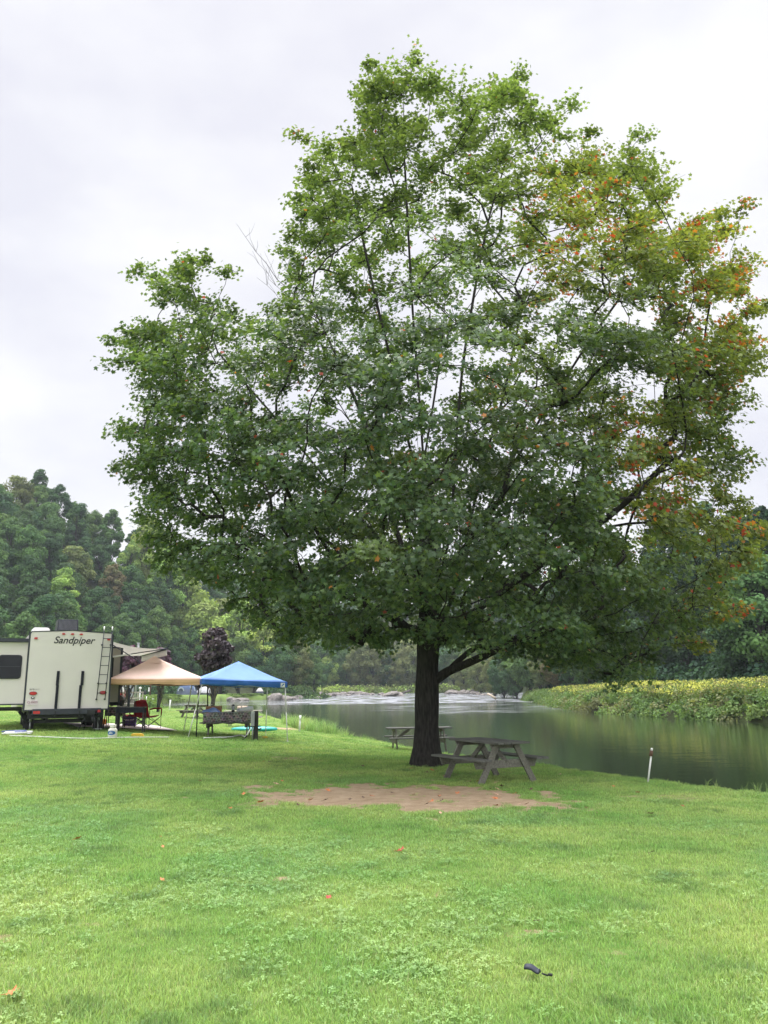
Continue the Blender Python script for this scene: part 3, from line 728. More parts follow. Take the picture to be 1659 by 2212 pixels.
# candidates on the slopes, nearest first; a tree wholly behind nearer ones is left out
cover = np.zeros((2212 // 8 + 40, 1659 // 8 + 60), bool)
def claim(x, y, H, Wd, need=.12):
    """cells of the picture this crown would add; used only to leave out trees nothing shows of"""
    z = gz(x, y); px, py = proj((x, y, z + H * .58)); sc = FPX / y
    a, b = Wd / 2 * sc, H * .45 * sc
    gx, gy = np.meshgrid(np.arange(max(0, int((px - a) / 8) + 20), min(cover.shape[1], int((px + a) / 8) + 21)), np.arange(max(0, int((py - b) / 8)), min(cover.shape[0], int((py + b) / 8) + 1)))
    if gx.size == 0: return False
    m = ((gx - 20) * 8 - px) ** 2 / (a * a) + (gy * 8 - py) ** 2 / (b * b) < .85
    m &= (gx >= 19) & (gx < 20 + 1659 // 8 + 2)
    if m.sum() == 0: return False
    new = m & ~cover[gy, gx]
    if new.sum() < need * m.sum(): return False
    cover[gy[m], gx[m]] = True
    return True
def scatter(x_px0, x_px1, Y0, Y1, gap, n, depth_min, seed):
    r = np.random.default_rng(seed); pts = []
    for _ in range(n):
        a = r.uniform(x_px0, x_px1); Y = math.sqrt(r.uniform(Y0 ** 2, Y1 ** 2)); x = (a - CX) / FH * Y
        h = float(hill(np.array([x]), np.array([Y]))[0])
        if h < depth_min: continue
        if any((x - q[0]) ** 2 + (Y - q[1]) ** 2 < (gap * (.8 + .4 * r.random())) ** 2 for q in pts): continue
        pts.append((x, Y, a))
    return sorted(pts, key=lambda q: q[1])
def pick(ws):
    t = random.random() * sum(ws.values())
    for k, v in ws.items():
        t -= v
        if t <= 0: return k
    return k
def lab(kind, where): return '%s leafy tree %s' % (KINDS_[kind][1], where)
nL = nR = nC = 0
for x, y, a in scatter(-60, 470, 140, 320, 6.2, 2600, .4, 5):
    k = pick({'deep': 5, 'mid': 6, 'olive': 1.4, 'rust': .3, 'lime': .5}); v = random.choice((0, 0, 2, 2, 1)); s = random.uniform(.78, 1.08)
    if claim(x, y, 15 * s, 10 * s, .07):
        plant(k, v, x, y, s, lab(k, 'on the steep wooded hillside behind the trailer'), 'trees on the hillside behind the trailer'); nL += 1
for x, y, a in scatter(1190, 1720, 78, 260, 5.6, 2400, .2, 6):
    k = pick({'dark': 8, 'deep': 2.2, 'mid': .6}); v = random.randrange(3); s = random.uniform(.72, 1.15)
    if claim(x, y, 16 * s, 11 * s, .10):
        plant(k, v, x, y, s, lab(k, 'in the dark wood behind the yellow flowers'), 'trees behind the flower bank'); nR += 1
for x, y, a in scatter(440, 1215, 300, 540, 9.5, 2600, -1, 8):
    if y < 312 and 620 < a < 1120: continue
    k = pick({'mid': 4, 'olive': 3, 'deep': 3, 'lime': 1}); v = random.randrange(3); s = random.uniform(.9, 1.35)
    if claim(x, y, 16 * s, 11 * s, .16):
        plant(k, v, x, y, s, lab(k, 'on the far slope upstream of the rapids'), 'trees upstream beyond the rapids'); nC += 1
# tall light trees behind the tents, darker ones at the water's edge left of the rapids
for i, (a, Y, k, v, H) in enumerate(((262, 226, 'lime', 1, 20), (300, 232, 'lime', 0, 25), (345, 228, 'lime', 0, 23), (385, 236, 'lime', 0, 27), (428, 232, 'lime', 2, 26), (470, 238, 'olive', 0, 27), (512, 236, 'lime', 0, 26), (545, 240, 'olive', 1, 24),
        (410, 222, 'mid', 1, 18), (365, 221, 'mid', 0, 14), (470, 224, 'lime', 0, 17), (510, 221, 'mid', 2, 15), (320, 219, 'deep', 2, 12), (565, 226, 'lime', 0, 19.5), (605, 228, 'mid', 2, 19), (635, 227, 'olive', 0, 16), (600, 222, 'deep', 2, 12), (655, 229, 'mid', 0, 13.5), (675, 236, 'mid', 1, 14), (545, 220, 'deep', 0, 12))):
    s = H / ((16, 19, 14.5)[v])
    x = (a - CX) / FH * Y
    plant(k, v, x, Y, s * .92, 'tall %s tree in the grove behind the tents' % KINDS_[k][1], 'grove behind the tents', 1.08)
# trees at the right-hand water's edge, seen right of the maple trunk
for i, (a, Y, k, v, H) in enumerate(((1000, 285, 'olive', 0, 14), (1035, 262, 'olive', 2, 12), (1065, 232, 'olive', 0, 12), (1085, 205, 'deep', 2, 12), (1110, 196, 'deep', 0, 13), (1140, 182, 'mid', 2, 13), (1165, 175, 'olive', 0, 10), (1200, 160, 'rust', 2, 8), (1180, 185, 'mid', 1, 15), (1230, 150, 'deep', 0, 15), (1270, 140, 'mid', 2, 12), (1320, 128, 'deep', 0, 15), (1652, 86, 'mid', 0, 14.5), (1615, 90, 'deep', 2, 11))):
    s = H / ((16, 19, 14.5)[v]); x = (a - CX) / FH * Y
    plant(k, v, x, Y, s, '%s tree %s' % (KINDS_[k][1], 'at the bend of the river right of the maple trunk' if a < 1500 else 'rising over the yellow flowers at the right edge'), 'trees at the river bend' if a < 1500 else 'trees over the flower bank')
# far shore seen left of the trunk
for i, (a, Y, k, v, H) in enumerate(((700, 318, 'lime', 2, 14), (722, 330, 'deep', 1, 22), (745, 322, 'mid', 2, 16), (770, 316, 'olive', 0, 19), (800, 314, 'olive', 2, 18), (828, 318, 'mid', 2, 17), (850, 312, 'olive', 0, 15), (878, 315, 'olive', 2, 19), (905, 316, 'olive', 0, 18), (950, 318, 'mid', 0, 17), (980, 312, 'mid', 1, 17), (690, 312, 'mid', 0, 11), (760, 335, 'deep', 0, 25))):
    s = H / ((16, 19, 14.5)[v]); x = (a - CX) / FH * Y
    plant(k, v, x, Y, s, '%s tree on the far shore just above the rapids' % KINDS_[k][1], 'trees on the far shore')
print('forest', nL, nR, nC)
for p in PROTO.values():
    if not p[3]:
        for ch in list(p[0].children): bpy.data.objects.remove(ch)
        bpy.data.objects.remove(p[0])
# understorey that closes the foot of the woods: one mass nobody could count
def thicket(name, pts, mat, cols, ls, nper, hgt, wid, kind='stuff', flower=None):
    Cs, Ns, Ks, Ss = [], [], [], []
    for (x, y) in pts:
        z = gz(x, y); h = hgt * rng.uniform(.6, 1.25); w_ = wid * rng.uniform(.7, 1.3)
        d = unit(rng.normal(0, 1, (nper, 3)) + np.array([0, 0, .45])); d[:, 2] = np.abs(d[:, 2]) - .15 * rng.random(nper)
        Cs.append(np.array([x, y, z]) + d * np.array([w_ / 2, w_ / 2, h]) * rng.uniform(.45, 1.05, (nper, 1)))
        Ns.append(d + rng.normal(0, .5, (nper, 3))); Ss.append(ls * rng.uniform(.6, 1.3, nper))
        ck = np.array(cols[rng.integers(len(cols))]) * rng.uniform(.75, 1.25); k = ck * rng.uniform(.8, 1.2, (nper, 1))
        if flower is not None:
            f = (d[:, 2] > .55) & (rng.random(nper) < flower[1] * rng.uniform(.2, 1.5)); k[f] = np.array(flower[0]) * rng.uniform(.8, 1.2, (f.sum(), 1))
        Ks.append(k)
    o = leaves(name, np.concatenate(Cs), np.concatenate(Ns), np.concatenate(Ss), np.concatenate(Ks), mat, None, CLUMP)
    return props(o, kind=kind)
pts = []
for _ in range(330):
    a = rng.uniform(-60, 470); Y = np.interp(a, HR0[:, 0], HR0[:, 1]) + rng.uniform(-6, 14); pts.append(((a - CX) / FH * Y, Y))
thicket('woodland_undergrowth', pts, M_BG, DEEP, .6, 150, 3.2, 6)
pts = []
for _ in range(260):
    a = rng.uniform(1180, 1720); Y = np.interp(a, HR0[:, 0], HR0[:, 1]) + rng.uniform(-3, 12); pts.append(((a - CX) / FH * Y, Y))
thicket('woodland_edge_bushes', pts, M_BG, DARK + DEEP[:1], .5, 160, 3.0, 5)
pts = []
for _ in range(300):
    a = rng.uniform(560, 1130); Y = rng.uniform(303, 314); pts.append(((a - CX) / FH * Y, Y))
thicket('far_shore_scrub', pts, M_BG, OLIVE + LIME, .6, 110, 3.0, 5)
pts = []
for _ in range(150):
    a = rng.uniform(560, 700); Y = rng.uniform(216, 236); pts.append(((a - CX) / FH * Y, Y))
thicket('grove_undergrowth', pts, M_BG, MID + DEEP, .5, 120, 2.4, 4)
# right bank: shrubs along the water, goldenrod above
M_WEED = leaf_mat('weed_leaf', .35, .2, .6, (1.3, 1.25, .6))
pts = []
for _ in range(620):
    y = rng.uniform(52, 205) if rng.random() < .8 else rng.uniform(205, 300); x = xr(y) + rng.uniform(-1.3, 1.6); pts.append((x, y))
thicket('bank_shrubs', pts, M_WEED, [(.14, .235, .07), (.18, .265, .08), (.11, .19, .06), (.20, .225, .10), (.13, .22, .065)], .20, 230, 1.3, 2.2)
def goldenrod():
    Cs, Ns, Ks, Ss = [], [], [], []
    for _ in range(5200):
        y = 52 + (150 - 52) * rng.random() ** 1.2; x = xr(y) + .4 + 10 * rng.random() ** 1.15
        if rng.random() > .75 + .25 * math.sin(x * 1.3 + y * .7): continue
        z = gz(x, y); h = rng.uniform(.75, 1.25) + .6 * n1.fbm(x * .25, y * .25); k = 26
        t = rng.random(k); t[:9] = rng.uniform(.82, 1.05, 9)
        q = np.array([x, y, z]) + np.stack([rng.normal(0, .22, k), rng.normal(0, .22, k), t * h], 1)
        c = np.array([.13, .19, .05]) * rng.uniform(.7, 1.25) * rng.uniform(.8, 1.2, (k, 1)); fl = t > .80
        if rng.random() < np.clip(2.6 * n2.fbm(x * .16, y * .16) - .95 + .03 * (x - xr(y) - 2), .08, .65): c[fl] = np.array([.56, .58, .14]) * rng.uniform(.75, 1.15, (fl.sum(), 1))
        elif rng.random() < .3: c[fl] = np.array([.26, .25, .11])
        Cs.append(q); Ks.append(c); Ns.append(rng.normal(0, .6, (k, 3)) + np.array([0, -.15, .5])); Ss.append(np.where(fl, .13, .2) * rng.uniform(.7, 1.3, k))
    props(leaves('goldenrod_flowers', np.concatenate(Cs), np.concatenate(Ns), np.concatenate(Ss), np.concatenate(Ks), M_WEED, None, CLUMP), kind='stuff')
goldenrod()
# left bank of the inlet, far lawn edge
pts = []
for _ in range(420):
    y = rng.uniform(84, 118); x = xl(y) + rng.uniform(-2.2, .8); pts.append((x, y))
thicket('inlet_bank_weeds', pts[:150], M_WEED, [(.14, .23, .06), (.17, .26, .07), (.11, .19, .055)], .22, 120, .6, 2.0)
pts = []
for _ in range(330):
    y = rng.uniform(118, 188) if rng.random() < .8 else rng.uniform(207, 218); x = xl(y) + rng.uniform(-1.6, .9); pts.append((x, y))
thicket('tent_bank_grass', pts, M_WEED, [(.15, .24, .06), (.18, .27, .07), (.12, .20, .055)], .2, 90, .26, 2.0)

# ---------------------------------------------------------------- lawn grass, clover and river-edge weeds
def grass_mat(name, kind):
    m, N, L = new_mat(name)
    o = N.new('ShaderNodeOutputMaterial'); b = N.new('ShaderNodeBsdfPrincipled'); g = N.new('ShaderNodeNewGeometry')
    c = grass_colour(N, L, g.outputs['Position'])
    a = N.new('ShaderNodeAttribute'); a.attribute_name = 'col'
    mu = N.new('ShaderNodeMixRGB'); mu.blend_type = 'MULTIPLY'; mu.inputs[0].default_value = 1; L.new(c, mu.inputs[1]); L.new(a.outputs['Color'], mu.inputs[2])
    c = mu.outputs[0]
    L.new(c, b.inputs['Base Color']); b.inputs['Roughness'].default_value = .5; b.inputs['Specular IOR Level'].default_value = .3
    t = N.new('ShaderNodeBsdfTranslucent'); L.new(c, t.inputs[0])
    x = N.new('ShaderNodeMixShader'); x.inputs[0].default_value = .4; L.new(b.outputs[0], x.inputs[1]); L.new(t.outputs[0], x.inputs[2]); L.new(x.outputs[0], o.inputs[0])
    return m
M_GRASS = grass_mat('grass_blade', 0)
def blades(n, rad, h0, h1, w_, seed, dry=.06, lean=.5):
    """arrays for one tuft"""
    r = np.random.default_rng(seed); V = []; F = []; K = []; b = 0
    for _ in range(n):
        a = r.uniform(0, 6.28); p = rad * math.sqrt(r.random()); x, y = p * math.cos(a), p * math.sin(a)
        h = r.uniform(h0, h1); d = r.uniform(0, 6.28); l = h * lean * r.uniform(.2, 1.5); wx, wy = -math.sin(d) * w_ / 2, math.cos(d) * w_ / 2
        q = r.uniform(.95, 2.3); col = np.array([q * r.uniform(.95, 1.12), q, q * r.uniform(.75, 1.25)])
        if r.random() < dry: col = np.array([2.4, 1.7, 2.6]) * r.uniform(.8, 1.1)
        for t, ww in ((0, 1), (.55, .8), (1, .12)):
            ox, oy = math.cos(d) * l * t * t, math.sin(d) * l * t * t; z = h * t * (1 - .18 * t)
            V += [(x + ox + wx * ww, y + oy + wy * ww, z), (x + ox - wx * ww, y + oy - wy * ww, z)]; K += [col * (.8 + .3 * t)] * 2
        F += [(b, b + 1, b + 3, b + 2), (b + 2, b + 3, b + 5, b + 4)]; b += 6
    return np.array(V), np.array(F), np.array(K)
def clover(n, rad, seed):
    r = np.random.default_rng(seed); V = []; F = []; K = []; b = 0
    for _ in range(n):
        a = r.uniform(0, 6.28); p = rad * math.sqrt(r.random()); x, y = p * math.cos(a), p * math.sin(a); h = r.uniform(.02, .045); q = r.uniform(1.0, 1.8)
        tx, ty = r.normal(0, .25, 2)
        for k in range(3):
            d = a + k * 2.09 + r.uniform(-.2, .2); s = r.uniform(.006, .0095); c, sn = math.cos(d), math.sin(d)
            for (u, v) in ((.1, 0), (.8, .62), (1.6, .75), (1.85, 0), (1.6, -.75), (.8, -.62)):
                lx, ly = (u * c - v * sn) * s, (u * sn + v * c) * s; V.append((x + lx, y + ly, h + lx * tx + ly * ty)); K.append(np.array([1.0, 1.02, 1.18]) * q)
            F.append(tuple(range(b, b + 6))); b += 6
    return np.array(V), F, np.array(K)
def tuft_field(name, variants, pts, sizes, mat):
    """one object: geometry nodes set the tufts on the points"""
    coll = bpy.data.collections.new(name + '_tufts')
    for V, F, K in variants:
        fl = [len(f) for f in F]; me_o = mesh_np(name + '_tuft', V, np.concatenate([np.array(f) for f in F]), fl, mat, None, {'col': K})
        COL.objects.unlink(me_o); coll.objects.link(me_o)
    me = bpy.data.meshes.new(name); me.vertices.add(len(pts)); me.vertices.foreach_set('co', np.asarray(pts, np.float32).ravel())
    a = me.attributes.new('size', 'FLOAT', 'POINT'); a.data.foreach_set('value', np.asarray(sizes, np.float32)); me.update()
    o = bpy.data.objects.new(name, me); COL.objects.link(o); me.materials.append(mat)
    ng = bpy.data.node_groups.new(name, 'GeometryNodeTree')
    ng.interface.new_socket('Geometry', in_out='INPUT', socket_type='NodeSocketGeometry'); ng.interface.new_socket('Geometry', in_out='OUTPUT', socket_type='NodeSocketGeometry')
    N = ng.nodes; L = ng.links
    gi = N.new('NodeGroupInput'); go = N.new('NodeGroupOutput'); ci = N.new('GeometryNodeCollectionInfo'); ci.inputs['Collection'].default_value = coll
    ci.inputs['Separate Children'].default_value = True; ci.inputs['Reset Children'].default_value = True
    ip = N.new('GeometryNodeInstanceOnPoints'); ip.inputs['Pick Instance'].default_value = True
    rv = N.new('FunctionNodeRandomValue'); rv.data_type = 'FLOAT_VECTOR'; rv.inputs[0].default_value = (-.18, -.18, 0); rv.inputs[1].default_value = (.18, .18, 6.283)
    na = N.new('GeometryNodeInputNamedAttribute'); na.data_type = 'FLOAT'; na.inputs['Name'].default_value = 'size'
    L.new(gi.outputs[0], ip.inputs['Points']); L.new(ci.outputs[0], ip.inputs['Instance']); L.new(rv.outputs[0], ip.inputs['Rotation']); L.new(na.outputs[0], ip.inputs['Scale']); L.new(ip.outputs[0], go.inputs[0])
    md = o.modifiers.new('tufts', 'NODES'); md.node_group = ng
    return props(o, kind='stuff')
def lawn_points(n, y0, y1, seed, power=1.0, half=.56):
    r = np.random.default_rng(seed)
    Y = y0 + (y1 - y0) * r.random(n) ** power; X = (r.random(n) * 2 - 1) * (half * Y + .6)
    k = dleft(X, Y) < .12
    return X[k], Y[k], r
X, Y, r = lawn_points(46000, 3.2, 21, 21, 1.15)
b = bare(X, Y) + .35 * (n1.fbm(X * 6, Y * 6) - .5)
k = r.random(len(X)) > np.clip((b - .12) * 1.5, 0, .985); X, Y, b = X[k], Y[k], b[k]
sz = r.uniform(.75, 1.25, len(X)) * (.72 + .65 * n2.fbm(X * .9, Y * .9)) * (1 - .45 * np.clip(b, 0, 1)) * (1 + .012 * (Y - 4))
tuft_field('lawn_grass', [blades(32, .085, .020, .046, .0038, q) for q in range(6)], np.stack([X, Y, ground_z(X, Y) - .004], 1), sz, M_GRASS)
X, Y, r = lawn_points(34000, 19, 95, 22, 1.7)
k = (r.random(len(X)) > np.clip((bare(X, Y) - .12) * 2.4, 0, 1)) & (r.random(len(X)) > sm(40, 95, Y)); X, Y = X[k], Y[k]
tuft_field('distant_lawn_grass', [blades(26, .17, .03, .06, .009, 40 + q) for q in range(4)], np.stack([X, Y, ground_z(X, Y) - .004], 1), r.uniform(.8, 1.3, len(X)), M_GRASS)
X, Y, r = lawn_points(30000, 3.2, 14, 23, 1.0)
cl = n3.fbm(X * .8 + 4, Y * .8 + 9, 5) + .06 * (X < -.5)
k = cl > .48 + .6 * r.random(len(X)); X, Y = X[k], Y[k]; k = bare(X, Y) < .2; X, Y = X[k], Y[k]
tuft_field('clover', [clover(11, .085, 60 + q) for q in range(5)], np.stack([X, Y, ground_z(X, Y)], 1), r.uniform(.6, 1.1, len(X)), M_GRASS)
# long grass along the lip of the bank
r = np.random.default_rng(77); pp, ss = [], []
for _ in range(2600):
    y = r.uniform(33, 70); 
    if r.random() > .10 + .90 * math.exp(-((y - 43) / 4.0) ** 2): continue
    x = float(xl(y)) + r.uniform(-.9, .9); pp.append((x, y, gz(x, y))); ss.append(r.uniform(.4, 1.2) * (1.0 if 38 < y < 49 else .4))
for _ in range(9):
    y = r.uniform(13.2, 14.6); x = float(xl(y)) + r.uniform(-.25, .3); pp.append((x, y, gz(x, y))); ss.append(r.uniform(.14, .34))
tuft_field('river_edge_weeds', [blades(14, .14, .30, .78, .016, 80 + q, .12, .5) for q in range(5)], pp, ss, M_GRASS)

# ---------------------------------------------------------------- the damp air of the valley
hz_ = MB(); hz_.box((0, 0, 51), (1440, 1440, 110)); hz_o = hz_.build('haze', None); hm, hN, hL = new_mat('valley_air')
ho = hN.new('ShaderNodeOutputMaterial'); hv = hN.new('ShaderNodeVolumePrincipled'); hv.inputs['Color'].default_value = (.82, .91, 1.0, 1); hv.inputs['Density'].default_value = .00024; hv.inputs['Anisotropy'].default_value = .2
hL.new(hv.outputs[0], ho.inputs['Volume']); hz_o.data.materials.append(hm); props(hz_o, kind='stuff')

# ================================================================ the camp
def mat4(loc, rz): return Matrix.Translation(Vector([float(c) for c in loc])) @ Matrix.Rotation(rz, 4, 'Z')
M_WOOD = pmat('weathered_wood', (.105, .10, .083), .85, var=.45, scale=7, bump=.5, stretch=(6, .6, 6), spec=.15, c2=(.215, .208, .175))
M_WOODTOP = pmat('weathered_plank', (.060, .061, .054), .85, var=.5, scale=6, bump=.5, stretch=(9, .5, 9), spec=.2, c2=(.165, .166, .148))
M_WOODPALE = pmat('pale_plank', (.26, .235, .20), .8, var=.35, scale=6, bump=.4, stretch=(.6, 6, 6), spec=.15, c2=(.42, .39, .34))
M_BLACK = pmat('black_metal', (.014, .015, .017), .5, var=.25, scale=8, spec=.4)
M_BLACKF = pmat('black_fabric', (.016, .018, .024), .85, var=.3, scale=20, spec=.2)
M_GREYM = pmat('galvanised_metal', (.36, .37, .38), .45, metal=.6, var=.15, scale=10)
M_WHITE = pmat('white_paint', (.76, .76, .74), .5, var=.06, scale=5)
M_WHITED = pmat('weathered_white', (.62, .62, .58), .7, var=.14, scale=6)
M_BEIGE = pmat('trailer_fibreglass', (.60, .572, .525), .38, var=.035, scale=1.4, spec=.5)
M_DARKTRIM = pmat('dark_trim', (.022, .026, .036), .4, var=.25, scale=6, spec=.5)
M_GLASS = pmat('tinted_glass', (.008, .010, .012), .12, var=.3, scale=3, spec=.25)
M_RED = pmat('red_lens', (.42, .012, .010), .3, var=.15, scale=12, spec=.6)
M_REDF = pmat('red_fabric', (.22, .012, .016), .8, var=.25, scale=9, spec=.2)
M_RUBBER = pmat('tyre_rubber', (.018, .018, .018), .8, var=.3, scale=14)
M_TAN = pmat('tan_canvas', (.86, .655, .555), .8, var=.03, scale=2, trans=.22, spec=.15)
M_TANV = pmat('tan_canvas_valance', (.66, .43, .25), .8, var=.08, scale=3, trans=.15, spec=.15)
M_BLUE = pmat('blue_canvas', (.25, .42, .80), .75, var=.06, scale=3, trans=.22, spec=.2)
M_BLUEV = pmat('blue_canvas_valance', (.055, .17, .52), .75, var=.15, scale=3, trans=.2, spec=.2)
M_AWN = pmat('awning_fabric', (.74, .73, .69), .8, var=.04, scale=2, trans=.5, spec=.15)
M_TEAL = pmat('teal_plastic', (.03, .40, .38), .4, var=.08, scale=3, spec=.5)
M_YEL = pmat('yellow_plastic', (.66, .40, .03), .5, var=.12, scale=8)
M_PURPLE = pmat('purple_plastic', (.07, .035, .16), .5, var=.15, scale=5)
M_ORANGE = pmat('orange_fabric', (.60, .24, .03), .7, var=.12, scale=8)
M_PINK = pmat('patio_mat', (.58, .50, .48), .9, var=.1, scale=5, c2=(.70, .63, .62))
M_CREAM = pmat('cream_enamel', (.68, .66, .58), .4, var=.06, scale=4, spec=.5)

def text_part(name, txt, size, mat, parent, loc, rot=(R(90), 0, 0), shear=0.0, extrude=.003, bold=0.0, align='CENTER'):
    cu_ = bpy.data.curves.new(name, 'FONT'); cu_.body = txt; cu_.size = size; cu_.extrude = extrude; cu_.shear = shear; cu_.offset = bold; cu_.align_x = align; cu_.align_y = 'CENTER'
    t = bpy.data.objects.new(name, cu_); COL.objects.link(t)
    dg = bpy.context.evaluated_depsgraph_get(); me = bpy.data.meshes.new_from_object(t.evaluated_get(dg)); bpy.data.objects.remove(t)
    me.materials.clear(); me.materials.append(mat)
    o = bpy.data.objects.new(name, me); COL.objects.link(o); o.parent = parent; o.location = loc; o.rotation_euler = rot
    return o

# ---- picnic tables: benches along local y, A-frames across
def picnic_table(loc, rz, label, L_=1.85, top=M_WOODTOP, wood=M_WOOD, tilt=0.0):
    t = empty('picnic_table', loc, rz, label, 'picnic table', 'wooden picnic tables on the campground')
    t.rotation_euler = (0, tilt, rz)
    m = MB()
    for k in range(5): m.box((-.31 + .155 * k, random.uniform(-.006, .006), .735 + random.uniform(-.002, .002)), (.142, L_, .038), rz=random.uniform(-.004, .004))
    m.build('tabletop', top, t, .005)
    for s in (-1, 1):
        m = MB()
        for k in range(2): m.box((s * (.60 + .15 * k), random.uniform(-.008, .008), .432 + random.uniform(-.002, .002)), (.138, L_, .038))
        m.build('bench', top, t, .005)
    for e in (-1, 1):
        y = e * (L_ / 2 - .28)
        for s in (-1, 1):
            a = math.atan2(.40, .70)
            MB().bar((s * .64, y, -.03), (s * .22, y, .70), .125, .042, up=(0, 1, 0)).build('leg', wood, t, .004)
        MB().prism([(-.76, .412), (-.70, .26), (.70, .26), (.76, .412)], y + .024, y + .064).build('crossbeam', wood, t, .004)
        MB().prism([(-.36, .714), (-.32, .62), (.32, .62), (.36, .714)], y + .024, y + .064).build('top_batten', wood, t, .004)
        MB().bar((0, y - e * .02, .36), (0, y - e * .50, .70), .09, .04, up=(1, 0, 0)).build('brace', wood, t, .004)
    return t
a = at((1090 + 1010) / 2, 16.05)
picnic_table((1.97, 16.05, gz(1.97, 16.05) + .02), R(27), 'weathered grey picnic table under the maple, beside its trunk').scale = (.94, .94, .96)
p = at(905, 28.2); picnic_table((p[0], p[1], p[2] + .02), R(97), 'picnic table half hidden behind the maple trunk, near the river edge', L_=2.2, wood=M_WOOD)
p = G(425, 1551); picnic_table((p[0], p[1], p[2] + .02), R(52), 'grey picnic table on the inlet edge seen between the canopy poles', top=M_WOOD)
p = at(495, 28.6); picnic_table((p[0], p[1], p[2] + .02), R(95), 'picnic table under the blue canopy covered with a patterned cloth')
tbl = p
p2 = at(525, 41); picnic_table((p2[0], p2[1], p2[2] + .05), R(96), 'picnic table behind the cloth-covered one, close to the water', top=M_WOODPALE)
p = at(346, 178); picnic_table((p[0], p[1], p[2]), R(100), 'tiny dark picnic table on the far lawn left of the tents', L_=2.2, top=M_BLACK, wood=M_BLACK)
p = at(283, 120); picnic_table((p[0], p[1], p[2]), R(80), 'dark picnic table seen above the deck railing', top=M_BLACK, wood=M_BLACK)

# ---- patterned cloth and the things on the table under the blue canopy
def cloth_mat():
    m, N, L = new_mat('patterned_cloth')
    o = N.new('ShaderNodeOutputMaterial'); b = N.new('ShaderNodeBsdfPrincipled'); t = N.new('ShaderNodeTexCoord')
    br = N.new('ShaderNodeTexBrick'); br.inputs['Scale'].default_value = 7; br.offset = .5; br.inputs['Mortar Size'].default_value = .035; br.inputs['Brick Width'].default_value = .7; br.inputs['Row Height'].default_value = .6
    br.inputs['Color1'].default_value = (.10, .075, .05, 1); br.inputs['Color2'].default_value = (.24, .20, .14, 1); br.inputs['Mortar'].default_value = (.42, .38, .30, 1)
    sp = N.new('ShaderNodeSeparateXYZ'); L.new(t.outputs['Object'], sp.inputs[0]); cb = N.new('ShaderNodeCombineXYZ')
    ad = N.new('ShaderNodeMath'); L.new(sp.outputs['X'], ad.inputs[0]); L.new(sp.outputs['Z'], ad.inputs[1]); L.new(sp.outputs['Y'], cb.inputs['X']); L.new(ad.outputs[0], cb.inputs['Y']); L.new(cb.outputs[0], br.inputs['Vector'])
    ck = N.new('ShaderNodeTexVoronoi'); ck.inputs['Scale'].default_value = 11; ck.distance = 'CHEBYCHEV'; L.new(cb.outputs[0], ck.inputs['Vector'])
    mxx = N.new('ShaderNodeMixRGB'); mxx.blend_type = 'OVERLAY'; mxx.inputs[0].default_value = .6; L.new(br.outputs[0], mxx.inputs[1]); L.new(ck.outputs['Color'], mxx.inputs[2])
    hs = N.new('ShaderNodeHueSaturation'); hs.inputs['Saturation'].default_value = .45; L.new(mxx.outputs[0], hs.inputs['Color'])
    L.new(hs.outputs[0], b.inputs['Base Color']); b.inputs['Roughness'].default_value = .85; L.new(b.outputs[0], o.inputs[0]); return m
M_CLOTH = cloth_mat()
def cloth(name, loc, rz, w_, l_, h, drop_f, drop_b, label, cat):
    """cloth over a table top of width w_ (x) and length l_ (y), hanging unevenly at the sides"""
    prof = [(-w_ / 2 - .03, h - drop_f), (-w_ / 2 - .025, h - drop_f * .5), (-w_ / 2 - .012, h - .02), (-w_ / 2, h), (0, h + .004), (w_ / 2, h), (w_ / 2 + .02, h - drop_b * .5), (w_ / 2 + .03, h - drop_b)]
    nu, nv = len(prof) - 1, 36
    def fn(u, v):
        i = min(int(round(u * nu)), nu); x, z = prof[i]; y = (v - .5) * l_
        if z < h - .05: k = (h - z); x += (1 if x > 0 else -1) * .03 * k / .4 * (math.sin(v * 31) + .6 * math.sin(v * 57 + 1)); z += .012 * math.sin(v * 23 + i)
        return (x, y, z)
    m = MB(); m.grid(fn, nu, nv); o = m.build(name, M_CLOTH)
    o.location = [float(c) for c in loc]; o.rotation_euler = (0, 0, rz)
    sol = o.modifiers.new('thickness', 'SOLIDIFY'); sol.thickness = .004
    return props(o, label, cat)
cl = cloth('tablecloth', (tbl[0], tbl[1], tbl[2] + .02), R(95), .80, 1.72, .762, .38, .34, 'brown patchwork cloth draped over the table under the blue canopy', 'tablecloth')
# local frame of that table: its long side runs along -x in the picture
def tw(u, v, z=.765): # u along the table to the right, v away
    q = mat4((tbl[0], tbl[1], tbl[2] + .02), R(95)) @ Vector((v, -u, z)); return q
b = MB()
def tarp(u, v):
    x = (u - .5) * .62; y = (v - .5) * .42; r = math.hypot(x / .31, y / .21)
    return (x, y, max(0.006, .13 * (1 - r * r * .8) + .025 * math.sin(9 * u + 4 * v) + .02 * math.sin(17 * v)))
b.grid(tarp, 14, 10); o = b.build('tarp', pmat('blue_tarp', (.10, .24, .62), .4, var=.5, scale=6, c2=(.45, .56, .80), spec=.5)); o.location = tw(-.62, -.08); o.rotation_euler = (0, 0, R(4))
o.modifiers.new('thickness', 'SOLIDIFY').thickness = .004
props(o, 'crumpled blue tarp bunched on the left end of the patterned cloth', 'tarp')
m = MB(); m.box((0, 0, .09), (.52, .30, .18)); m.box((0, 0, .19), (.55, .33, .02))
o = m.build('storage_box', pmat('brown_card', (.40, .19, .09), .7, var=.12, scale=5), None, .006); o.location = tw(-.58, .22); o.rotation_euler = (0, 0, R(3)); props(o, 'reddish brown box standing behind the blue tarp on the table', 'box')
t = empty('rolled_mat', tw(.66, -.10, .86), R(-2), 'white rolled-up mat lying across the right end of the patterned cloth', 'mat roll')
